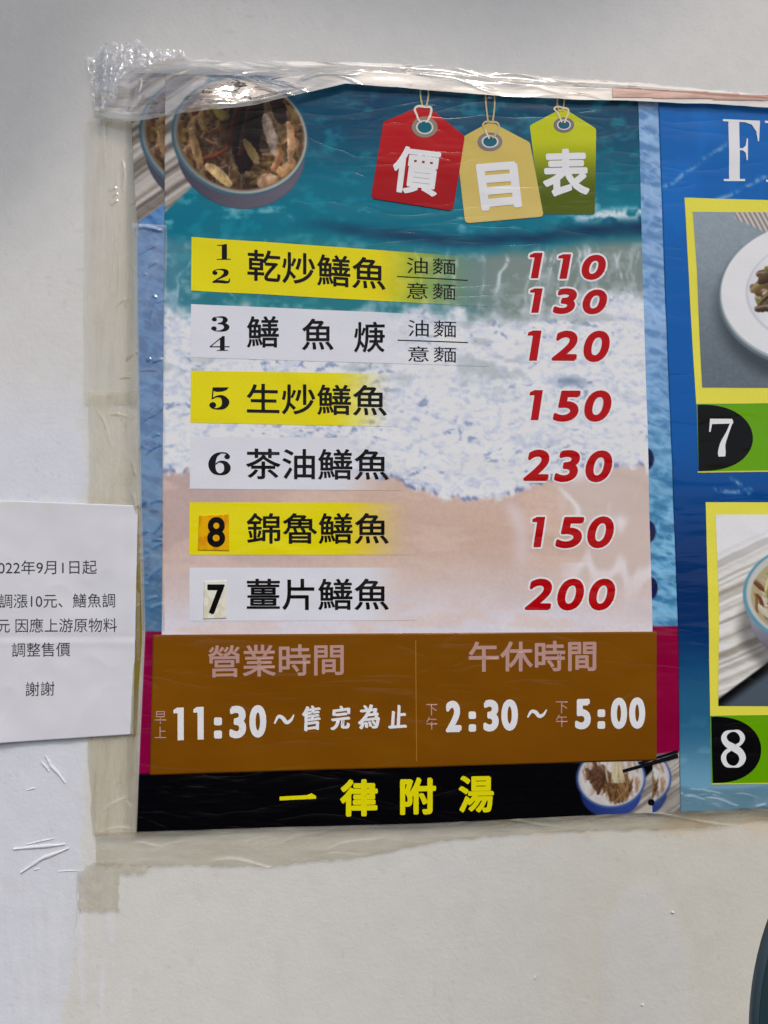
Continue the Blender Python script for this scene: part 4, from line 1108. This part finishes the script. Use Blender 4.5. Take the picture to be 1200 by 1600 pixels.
def bowl_photo(X, Y):
    c = mat_stripes(X, Y, 33, -0.42, 9.0, (128, 120, 108), (214, 212, 206))
    c = mix(c, (216, 217, 222), sm(930, 830, Y + (X - 1117) * 0.35) * 0.85)
    k = Y - (1092 - (X - 1120) * 0.75)
    put(c, sm(-1.5, 1.5, k), mix(np.full(X.shape + (3,), (10.0, 10, 12)), (70, 82, 92), sm(4, 26, k)))
    body = np.maximum(sm(1, -1, ell(X, Y, 1268, 960, 100, 76)), sm(1, -1, ell(X, Y, 1268, 930, 110, 82)))
    put(c, sm(14, -4, ell(X, Y, 1266, 978, 108, 80)) * 0.5, (40, 40, 40))
    put(c, body, mix(np.full(X.shape + (3,), (150.0, 152, 162)), (92, 92, 104), sm(940, 1030, Y)))
    put(c, sm(1, -1, ell(X, Y, 1268, 928, 110, 80)), (84, 140, 160))
    put(c, sm(1, -1, ell(X, Y, 1268, 927, 105, 76)), (182, 180, 172))
    ins = sm(1, -1, ell(X, Y, 1268, 930, 98, 68))
    put(c, ins, (160, 150, 116))
    rr = random.Random(12)
    for i in range(150):
        a = rr.uniform(0, 6.283); r = math.sqrt(rr.random())
        x = 1268 + 94 * r * math.cos(a); y = 932 + 62 * r * math.sin(a); th = rr.gauss(1.2, 0.7); L = rr.uniform(6, 20)
        dx, dy = math.cos(th) * L, math.sin(th) * L
        q = rr.choice([((120, 110, 70), (196, 190, 150)), ((90, 60, 34), (150, 112, 70)), ((150, 140, 116), (216, 210, 196)), ((110, 106, 44), (170, 166, 90)), ((70, 36, 24), (130, 84, 60))])
        strand(c, X, Y, [(x - dx, y - dy), (x - dx * .3 + dy * .3, y - dy * .3), (x + dx * .3 - dy * .3, y + dy * .3), (x + dx, y + dy)], rr.uniform(2, 5), q[0], q[1], ins, rr.choice((0, 0.3, 0.7)))
    return soften(c, 1)
X, Y = grid_px(1112, 1392, 800, 1110, 1.0)
ph = bowl_photo(X, Y)
pp = dphoto(lambda y: np.interp(y, [800, 880, 950, 1110], [1116, 1119, 1121, 1120.5]), 804.5, 1102.5, 1390, ph, 1112, 800, fr2)
dcut('bowl_picture', X, Y, ph, lambda X, Y: np.minimum(ell(X, Y, 1268, 960, 100, 76), ell(X, Y, 1268, 930, 110, 82)) < 0, LD + 0.0004, pp)

def caption(b, ch, cb, ycol=(196, 190, 60)):
    (x0, y0), (x1, y1) = b
    k = dquad('photo_caption', [(x0, y0), (1405, y0 - 4), (1405, y1 - 4), (x0 + (4 if y0 < 900 else 2), y1)], (92, 150, 4), LD, dish, 5)
    h = (y1 - y0) / 2; cy = (y0 + y1) / 2; W = x1 - x0
    pts = [(x0 + 1.5, y0 + 1)] + [(x0 + 3 + (W - 3) * math.sin(t) ** 0.8, cy - (h - 0.5) * math.cos(t)) for t in np.linspace(0.04, math.pi - 0.04, 30)] + [(x0 + 4, y1 - 0.5)]
    d = poly('number_badge', pts, (10, 10, 12), LD + 0.0002, k, hf=HR)
    serif('number', ch, cb, (216, 218, 226), LD + 0.0004, d, hf=HR)
    poly('caption_rule', [(x0 + 2, y1), (1405, y1 - 4), (1405, y1 - 2), (x0 + 2, y1 + 2)], ycol, LD + 0.0001, k, hf=HR)
caption(((1086.5, 632.5), (1175, 737)), '7', [(1106, 655), (1144, 655), (1144, 714), (1106, 714)])
caption(((1108, 1118.5), (1187, 1223)), '8', [(1124, 1140), (1163, 1139), (1163, 1198), (1125, 1199)])
WF = (214, 218, 228)
serif('title_letter', 'F', [(1126, 190), (1184, 192), (1184, 286), (1128, 286)], WF, LD + 0.0002, dish, hf=HR)
serif('title_letter', 'R', [(1192, 192), (1256, 194), (1256, 288), (1194, 287)], WF, LD + 0.0002, dish, hf=HR)

# ------------------------------------------------------------------ paper notice on the left
notice = thing('paper_notice', 'white paper notice with grey printed lines taped left of the price list', 'notice', 100, 1150)
def HN(px, py):
    h = 0.0030 * (fbm(px / 80, py / 90, 701, 2) - 0.5) + 0.0028
    h = h - 0.0004 * np.exp(-((py - 995) / 6.0) ** 2) + 0.0003 * np.exp(-((py - 1004) / 6.0) ** 2)
    h = h + 0.0007 * (ridge(px / 60 + py / 90, py / 70 - px / 110, 703, 2) - 0.6)
    h = h + 0.0040 * sm(60, -60, px) * sm(1110, 1160, py) + 0.0012 * sm(190, 216, px) * sm(1040, 1000, py)
    return h
def paper_paint(X, Y):
    c = mix(np.full(X.shape + (3,), (202.0, 202, 205)), (196, 196, 200), fbm(X / 60, Y / 60, 705, 3))
    return mix(c, (196, 192, 184), sm(812, 788, Y) * sm(0.45, 0.65, fbm(X / 20, Y / 20, 707, 3)) * 0.4)
M_PAPER = print_mat('office_paper', attr=True, coat=0.03, crough=0.4, wr=0.05, rough=0.85, grain=0.015)
sheet_from('paper', lambda y: y * 0 - 150.0, lambda y: np.interp(y, [780, 800, 980, 1160], [216, 216.5, 213, 208.5]),
           lambda x: np.interp(x, [-150, 30, 110, 215], [780, 783, 786, 790]), lambda x: np.interp(x, [-150, 0, 40, 209], [1168, 1160.5, 1158, 1147]), 170, 170, paper_paint, 0.0, notice, drop=0.0003, material=M_PAPER, hf=HN)
GREY = (62, 62, 66)
def ntext(s_, b, sl=0.0): text('printed_line', s_, box4(b, sl), GREY, 0.00025, notice, 0.0, hf=HN, coat=0.0)
ntext('2022年9月1日起', (-13, 152, 876, 898), -1)
ntext('調漲10元、鱔魚調', (0.5, 181, 928, 950), -1)
ntext('元', (-1, 17, 968, 988), 0)
ntext('因應上游原物料', (26, 184, 966, 988), -1)
ntext('調整售價', (20.5, 111, 1004, 1026), -1)
ntext('謝謝', (42, 86.5, 1065, 1087), -1)

# ------------------------------------------------------------------ tapes and film round the posters
def tape(name, label, x0, x1, y0, y1, s, keepf, colf, alphaf, hf, material, cat='tape', group=None):
    X, Y = grid_px(x0, x1, y0, y1, s)
    P = np.stack([X.ravel(), Y.ravel()], -1)
    f = grid_faces(*X.shape, keep=keepf(X, Y))
    c = np.concatenate([alb(colf(X, Y).reshape(-1, 3)), np.clip(alphaf(X, Y), 0, 1).reshape(-1, 1)], 1)
    h = hf(X, Y).ravel()
    P, f, c, h = compact(P, f, c, h)
    o = make(name, P, f, h, material, None, c)
    return tag(o, label, cat, group)
def const(c): return lambda X, Y: np.full(X.shape + (3,), c, float)

def creases(X, Y, s, ang, lw=26.0, k=1.0):
    u = X * math.cos(ang) + Y * math.sin(ang); v = -X * math.sin(ang) + Y * math.cos(ang)
    return sm(0.86, 1.0, ridge(u / (lw * 4), v / lw, s, 3)) * k

def tape_band(name, label, A, B, n_along, n_across, colf, alphaf, hf, material, cat='tape', vertical=False):
    """strip between two boundary curves A(t), B(t) -> arrays (x, y)"""
    t = np.linspace(0, 1, n_along)
    ax, ay = A(t); bx, by = B(t)
    v = np.linspace(0, 1, n_across)[:, None]
    X = ax * (1 - v) + bx * v; Y = ay * (1 - v) + by * v
    if vertical: X = X.T[:, :]; Y = Y.T[:, :]
    P = np.stack([X.ravel(), Y.ravel()], -1)
    c = np.concatenate([alb(np.clip(colf(X, Y), 0, 255).reshape(-1, 3)), np.clip(alphaf(X, Y), 0, 1).reshape(-1, 1)], 1)
    o = make(name, P, grid_faces(*X.shape), hf(X, Y).ravel(), material, None, c)
    return tag(o, label, cat)

def seg_creases(X, Y, segs):
    h = np.zeros(X.shape)
    for x0, y0, x1, y1, w, a in segs:
        d = np.array([x1 - x0, y1 - y0], float); L = np.hypot(*d); d /= L
        u = (X - x0) * d[0] + (Y - y0) * d[1]; q = -(X - x0) * d[1] + (Y - y0) * d[0] + L * 0.05 * np.sin(u / L * 5)
        h = np.maximum(h, a * np.exp(-(q / w) ** 2) * sm(-0.1 * L, 0.25 * L, u) * sm(1.1 * L, 0.75 * L, u))
    return h
def rand_segs(seed, n, x0, x1, y0, y1, ang, spread, l0, l1, a=0.0007):
    r = random.Random(seed); out = []
    for _ in range(n):
        x = r.uniform(x0, x1); y = r.uniform(y0, y1); t = r.gauss(ang, spread); L = r.uniform(l0, l1)
        out.append((x, y, x + math.cos(t) * L, y + math.sin(t) * L, r.uniform(1.7, 2.8), a * r.uniform(0.4, 1.3)))
    return out
SEG_UP = [(170, 300, 182, 292, 2.6, .0013), (173, 322, 184, 312, 2.6, .0013), (176, 308, 184, 302, 2.2, .0010), (180, 482, 196, 464, 2.2, .0010), (196, 480, 204, 462, 2.2, .0010), (186, 592, 206, 588, 2.2, .0009), (190, 250, 196, 300, 2.4, .0010), (205, 210, 208, 250, 2.5, .001)] + rand_segs(15, 7, 188, 210, 210, 620, -0.6, 0.3, 6, 20, 0.0011)
SEG_DN = [(170, 648, 212, 652, 2.2, .0009), (196, 668, 214, 645, 2.4, .0012), (150, 640, 180, 700, 2.4, .0007), (205, 720, 214, 744, 2.4, .0012), (206, 770, 215, 795, 2.6, .0012), (155, 1275, 210, 1235, 2.6, .0008), (196, 1252, 206, 1262, 2.5, .0013), (160, 1300, 214, 1290, 2.4, .0009), (170, 1318, 210, 1300, 2.2, .0008)] + rand_segs(16, 9, 150, 210, 640, 1300, -0.6, 0.3, 8, 34, 0.0008)
def strip_h(X, Y):
    base = -0.0002 + (H(X, Y) + L_OLD + 0.0009) * sm(196, 214, X)
    base = base + 0.0006 * (fbm(X / 12, Y / 160, 813, 3) - 0.5) + 0.0007
    return base + seg_creases(X, Y, SEG_UP + SEG_DN)
def strip_col(X, Y):
    c = mix(np.full(X.shape + (3,), (214.0, 208, 190)), (204, 195, 168), fbm(X / 14, Y / 110, 817, 3))
    c = mix(c, (180, 170, 140), sm(0.55, 0.8, fbm(X / 7, Y / 80, 819, 3)) * 0.7)
    return mix(c, (172, 162, 134), sm(185, 205, X) * 0.6)
def edge_n(a, s, sc=9.0, k=3.0): return k * (fbm(a / sc, a * 0, s, 3) - 0.5) * 2
def vband(xl, xr, y0, y1, s0, s1):
    yy = lambda t: y0 + (y1 - y0) * t
    return (lambda t: (xl(yy(t)), yy(t) + edge_n(t * 0 + s0, s0)), lambda t: (xr(yy(t)), yy(t) + edge_n(t * 0 + s1, s1, 3, 6)))
A, B = vband(lambda y: 131 + edge_n(y, 821, 30, 2), lambda y: np.interp(y, [186, 360, 640], [206, 216, 217]), 186, 632, 1, 2)
tape_band('tape_strip', 'yellowed clear tape running down the upper left edge of the menu', A, B, 450, 84, strip_col,
     lambda X, Y: (0.24 + 0.42 * (fbm(X / 8, Y / 130, 825, 3) - 0.5) + 0.18 * sm(160, 200, X)) * (0.25 + 0.75 * sm(131, 152, X)), strip_h, M_TAPE)
A, B = vband(lambda y: np.interp(y, [606, 1150, 1345], [138, 137, 148]) + edge_n(y, 831, 30, 3), lambda y: np.interp(y, [606, 900, 1100, 1345], [218, 220, 218, 214]), 612, 1304, 3, 4)
tape_band('tape_strip', 'yellowed clear tape along the lower left edge, passing behind the paper notice', A, B, 720, 80, strip_col,
     lambda X, Y: (0.26 + 0.44 * (fbm(X / 9, Y / 90, 837, 3) - 0.5) + 0.12 * sm(0.45, 0.65, fbm(X / 60, Y / 50, 838, 2))) * (0.35 + 0.65 * sm(137, 154, X)), lambda X, Y: strip_h(X, Y) * 0.9 + 0.0003 - 0.0004 * sm(770, 800, Y) * sm(215, 195, X), M_TAPE)
A, B = vband(lambda y: np.interp(y, [790, 950, 1150], [215, 212.5, 210]), lambda y: np.interp(y, [790, 880, 1000, 1060, 1150], [217, 220, 223, 219, 214]), 790, 1150, 5, 6)
tape_band('gold_tape_sliver', 'thin gold strip of tape between the paper notice and the menu edge', A, B, 260, 9,
     const((138, 122, 44)), lambda X, Y: np.full(X.shape, 0.92), lambda X, Y: H(X, Y) + 0.0016 + 0.0004 * np.sin(Y / 23), M_TAPE)

LOWX = [140, 165, 205, 300, 345, 400, 440, 480, 540, 640, 760, 900, 1000, 1200, 1420]
LOWY = [186, 192, 200, 196, 190, 177, 164, 153, 139.5, 147, 157, 163.5, 166, 175, 185]
UPX = [140, 180, 300, 360, 500, 640, 700, 760, 900, 1000, 1200, 1420]
UPY = [108, 92, 92, 100, 98, 102, 108, 116, 125, 132, 150, 160]
SEG_TOP = [(205, 118, 235, 112, 2.4, .0012), (222, 160, 296, 112, 2.6, .0016), (205, 186, 222, 158, 2.6, .0014), (300, 98, 460, 112, 2.4, .0012), (330, 106, 540, 116, 2.6, .0013), (380, 102, 620, 106, 2.2, .0010), (200, 138, 260, 128, 2.2, .0010), (222, 126, 222, 160, 2.4, .0008), (540, 122, 700, 118, 2.6, .0010), (640, 108, 820, 132, 2.6, .0009), (760, 122, 900, 132, 2.4, .0010), (470, 134, 560, 120, 2.6, .0012)] + rand_segs(8, 22, 200, 1250, 100, 160, 0.08, 0.15, 40, 160, 0.0007)
def film_h(X, Y):
    low = np.interp(X, LOWX, LOWY); up = np.interp(X, UPX, UPY)
    t = np.clip((Y - up) / (low - up + 1e-6), 0, 1)
    lift = (0.0080 * np.exp(-((X - 330) / 130) ** 2) + 0.0100 * np.exp(-((X - 318) / 62) ** 2)) * np.sin(t * math.pi * 0.58) + 0.002 * t
    hs = (H(X, Y) + 0.0026) * sm(0.1, 0.5, t)
    lift = lift + 0.0022 * (fbm(X / 24 + Y / 40, Y / 13, 855, 3) - 0.5) * np.exp(-((X - 320) / 90) ** 2) * t
    w = 0.0009 * (ridge(X / 130 + 0.5, t * 1.8 + X / 400, 841, 2) - 0.5)
    roll = 0.0016 * np.exp(-((t - 0.93) / 0.07) ** 2) * sm(500, 440, X)
    return hs + lift + w + roll + 0.0022
def film_h2(X, Y): return film_h(X, Y) + seg_creases(X, Y, SEG_TOP)
def film_a(X, Y):
    low = np.interp(X, LOWX, LOWY)
    a = 0.52 + 0.4 * (fbm(X / 60, Y / 10, 845, 3) - 0.5)
    a = a - 0.42 * sm(200, 240, X) * sm(480, 420, X) * sm(108, 122, Y)
    a = a + 0.40 * np.exp(-((Y - low) / 5.0) ** 2) * sm(170, 240, X)
    return np.clip(a + 0.20 * sm(480, 560, X), 0.06, 0.95)
def film_c(X, Y):
    c = mix(np.full(X.shape + (3,), (206.0, 204, 198)), (182, 174, 158), sm(0.5, 0.75, fbm(X / 60, Y / 8, 847, 4)))
    c = mix(c, (208, 202, 188), sm(520, 800, X) * 0.7)
    c = mix(c, (120, 112, 96), sm(0.60, 0.78, fbm(X / 22, Y / 4, 849, 3)) * sm(0.5, 0.62, fbm(X / 90, Y / 60, 850, 2)) * 0.6)
    return c
def hband(xs, up, lo):
    return (lambda t: (xs(t), up(xs(t)))), (lambda t: (xs(t), lo(xs(t))))
A, B = hband(lambda t: 152 + (1420 - 152) * t, lambda x: np.interp(x, UPX, UPY) + edge_n(x, 851, 12, 3), lambda x: np.interp(x, LOWX, LOWY) + edge_n(x, 853, 40, 1.0))
tape_band('film_strip', 'clear plastic film folded along the top edge, lifting over the bowl picture', A, B, 1100, 80, film_c, film_a, film_h2, M_FILM, 'film')

def bot_up(x): return np.interp(x, [140, 212, 660, 1020, 1200, 1420], [1298, 1298, 1285, 1268, 1260, 1252])
# clear film over the left margin and the lower right of the posters
SEG_L = [(212, 360, 256, 361, 2.6, .0016), (214, 372, 220, 352, 2.2, .0010)] + rand_segs(21, 34, 214, 246, 380, 980, -0.75, 0.25, 12, 40, 0.0006) + rand_segs(22, 8, 216, 240, 380, 980, -0.3, 0.2, 6, 22, 0.0011)
A, B = vband(lambda y: np.interp(y, [345, 700, 985, 1300], [209, 214, 221, 208]), lambda y: left_new(y) + 3 + edge_n(y, 857, 60, 3), 353, 984, 7, 8)
tape_band('film_strip', 'clear wrinkled film over the left blue margin of the menu', A, B, 600, 44, const((206, 208, 212)),
     lambda X, Y: 0.015 + 0.09 * sm(0.5, 0.75, fbm(X / 14 + Y / 30, Y / 22, 859, 3)) + 0.25 * sm(362, 357, Y),
     lambda X, Y: H(X, Y) + L_NEW + 0.0016 + 0.0006 * (fbm(X / 20, Y / 60, 858, 2) - 0.5) + seg_creases(X, Y, SEG_L), M_FILM, 'film')
SEG_R = [(1066, 1244, 1100, 1247, 2.6, .0015), (1096, 1246, 1152, 1256, 2.4, .0013), (1176, 1262, 1194, 1254, 2.4, .0013), (1060, 1238, 1068, 1246, 2.2, .0010)] + rand_segs(23, 10, 1066, 1300, 1232, 1256, 0.1, 0.2, 14, 50, 0.0008)
A, B = hband(lambda t: 1024 + (1420 - 1024) * t, lambda x: 1230 + edge_n(x, 861, 50, 5) - (x - 1060) * 0.02, lambda x: bot_up(x) + 1.0)
tape_band('film_strip', 'clear glinting film along the lower edge of the blue dish poster', A, B, 380, 40, const((206, 208, 212)),
     lambda X, Y: 0.03 + 0.08 * sm(0.5, 0.75, fbm(X / 30, Y / 10, 863, 3)),
     lambda X, Y: HR(X, Y) + 0.0032 + seg_creases(X, Y, SEG_R), M_FILM, 'film')

CPX = np.array([(133, 92), (150, 88), (158, 72), (180, 68), (208, 71), (214, 63), (224, 66), (226, 80), (262, 78), (290, 82), (293, 93), (270, 100), (240, 108), (206, 118), (190, 140), (186, 172), (168, 182), (158, 188), (146, 160), (142, 120)], float)
def inside(poly_, X, Y):
    r = np.zeros(X.shape, bool); n = len(poly_); j = n - 1
    for i in range(n):
        xi, yi = poly_[i]; xj, yj = poly_[j]
        r ^= ((yi > Y) != (yj > Y)) & (X < (xj - xi) * (Y - yi) / (yj - yi + 1e-12) + xi)
        j = i
    return r
tape('tape_piece', 'shiny crinkled clear tape on the top left corner of the menu', 128, 298, 58, 194, 1.0,
     lambda X, Y: inside(CPX, X + 3 * (vnoise(X / 4, Y / 4, 861) - 0.5), Y + 4 * (vnoise(X / 4, Y / 4, 863) - 0.5)),
     const((208, 208, 210)), lambda X, Y: 0.14 + 0.3 * (fbm(X / 12, Y / 12, 865, 3) - 0.5),
     lambda X, Y: film_h(X, Y) * sm(150, 165, X) * sm(80, 100, Y) + 0.003 + 0.0026 * (ridge(X / 15, Y / 17, 867, 3) - 0.5) + 0.0008 * (fbm(X / 6, Y / 9, 869, 2) - 0.5), M_CRINKLE)

def bot_lo(x): return np.interp(x, [140, 240, 420, 560, 700, 900, 1100, 1200, 1420], [1352, 1352, 1354, 1340, 1312, 1298, 1294, 1282, 1276])
SEG_BOT = [(205, 1318, 250, 1320, 2.4, .0012), (230, 1338, 330, 1300, 2.6, .0009), (330, 1346, 440, 1352, 2.4, .0014), (260, 1330, 380, 1296, 2.6, .0008), (430, 1325, 520, 1290, 2.4, .0008), (500, 1335, 610, 1300, 2.6, .0008), (380, 1320, 420, 1302, 2.2, .0009), (700, 1290, 900, 1282, 2.6, .0009), (900, 1286, 1180, 1276, 2.6, .0009)] + rand_segs(11, 20, 220, 1200, 1272, 1345, -0.35, 0.2, 30, 110, 0.0006)
A, B = hband(lambda t: 150 + (1420 - 150) * t, bot_up, lambda x: bot_lo(x) + edge_n(x, 871, 14, 3))
tape_band('tape_strip', 'wrinkled clear tape along the bottom edge of the posters', A, B, 1100, 44,
     lambda X, Y: mix(np.full(X.shape + (3,), (204.0, 200, 188)), (184, 174, 150), sm(0.5, 0.75, fbm(X / 60, Y / 8, 875, 4))),
     lambda X, Y: 0.11 + 0.4 * (fbm(X / 50, Y / 9, 877, 3) - 0.5) + 0.3 * np.exp(-((Y - bot_up(X) - 3) / 5) ** 2) + 0.2 * sm(650, 850, X) * sm(0.4, 0.6, fbm(X / 40, Y / 7, 878, 3)),
     lambda X, Y: (H(X, Y) + 0.0012) * sm(20, 0, Y - bot_up(X)) + 0.0006 + 0.0005 * (fbm(X / 50, Y / 18, 881, 2) - 0.5) + seg_creases(X, Y, SEG_BOT), M_TAPE)
SP = np.array([(120, 1362), (150, 1344), (205, 1350), (238, 1352), (224, 1366), (188, 1366), (186, 1410), (188, 1424), (122, 1422)], float)
tape('tape_piece', 'small worn scrap of clear tape below the lower left corner', 112, 245, 1338, 1430, 1.0,
     lambda X, Y: inside(SP, X + 5 * (vnoise(X / 6, Y / 6, 891) - 0.5), Y + 4 * (vnoise(X / 5, Y / 5, 893) - 0.5)),
     const((206, 200, 186)), lambda X, Y: 0.10 + 0.45 * (fbm(X / 12, Y / 14, 895, 3) - 0.5) + 0.25 * sm(1416, 1422, Y),
     lambda X, Y: 0.0012 + 0.0010 * (ridge(X / 26, Y / 34, 897, 2) - 0.5), M_TAPE)
tape('brown_tape_strip', 'brown paper tape strip along the top of the blue dish poster', 944, 1420, 138, 190, 2.0,
     lambda X, Y: (Y > np.interp(X, [944, 1200, 1420], [142, 152, 162]) + edge_n(X, 901, 20, 1)) & (Y < np.interp(X, [944, 1200, 1420], [160.5, 166, 172])) & (X > 950),
     lambda X, Y: mix(np.full(X.shape + (3,), (178.0, 112, 74)), (160, 92, 58), fbm(X / 60, Y / 5, 903, 3)), lambda X, Y: np.full(X.shape, 0.92),
     lambda X, Y: np.maximum(film_h(X, Y), HR(X, Y) + 0.0016) + 0.0008, M_TAPE)

# ------------------------------------------------------------------ dark rounded thing in the lower right corner
def round_panel():
    m, nt, n, l, b = new_mat('dark_teal_laminate')
    b.inputs['Base Color'].default_value = tuple(alb((34, 52, 58))) + (1,)
    b.inputs['Roughness'].default_value = 0.45
    b.inputs['Specular IOR Level'].default_value = 0.2
    tx = n.new('ShaderNodeTexNoise'); tx.inputs['Scale'].default_value = 300
    bp = n.new('ShaderNodeBump'); bp.inputs['Strength'].default_value = 0.1; bp.inputs['Distance'].default_value = 0.001
    l.new(tx.outputs[0], bp.inputs['Height']); l.new(bp.outputs[0], b.inputs['Normal'])
    m2, nt, n, l, b = new_mat('grey_edge_band')
    b.inputs['Base Color'].default_value = tuple(alb((50, 66, 72))) + (1,)
    b.inputs['Roughness'].default_value = 0.4
    off = 0.48; x, z = on_wall(1603, 1612)
    k = (0.92 - off) / 0.92                      # nearer than the wall: scale towards the camera ray
    cx = CAM.x + (float(x) - CAM.x) * k; cz = CAM.z + (float(z) - CAM.z) * k
    Rr = 451 / 1200 * 0.93 * k
    t = bpy.data.objects.new('round_panel', None); t.location = (cx, -off, cz - Rr); COL.objects.link(t)
    ROOTS[t.name] = t.location.copy()
    tag(t, 'dark teal round panel whose curved edge enters the lower right corner', 'panel')
    def lathe(name, prof, mat_):
        N = 128; V = []; Fc = []
        for r, d in prof:
            for i in range(N):
                a = 2 * math.pi * i / N; V.append((cx + r * math.cos(a), -off - d, cz + r * math.sin(a)))
        for q in range(len(prof) - 1):
            for i in range(N):
                a = q * N + i; bb = q * N + (i + 1) % N; Fc.append((a, a + N, bb + N, bb))
        me = bpy.data.meshes.new(name); me.from_pydata(V, [], Fc); me.materials.append(mat_)
        me.polygons.foreach_set('use_smooth', [True] * len(me.polygons))
        link(bpy.data.objects.new(name, me), t)
    lathe('face', [(0.001, 0.004), (Rr * 0.5, 0.004), (Rr - 0.006, 0.004), (Rr - 0.003, 0.0035)], m)
    lathe('edge_band', [(Rr - 0.0045, 0.0032), (Rr - 0.0015, 0.0030), (Rr, 0.001), (Rr, -0.002), (Rr - 0.0015, -0.004), (Rr - 0.02, -0.004), (0.001, -0.004)], m2)
round_panel()
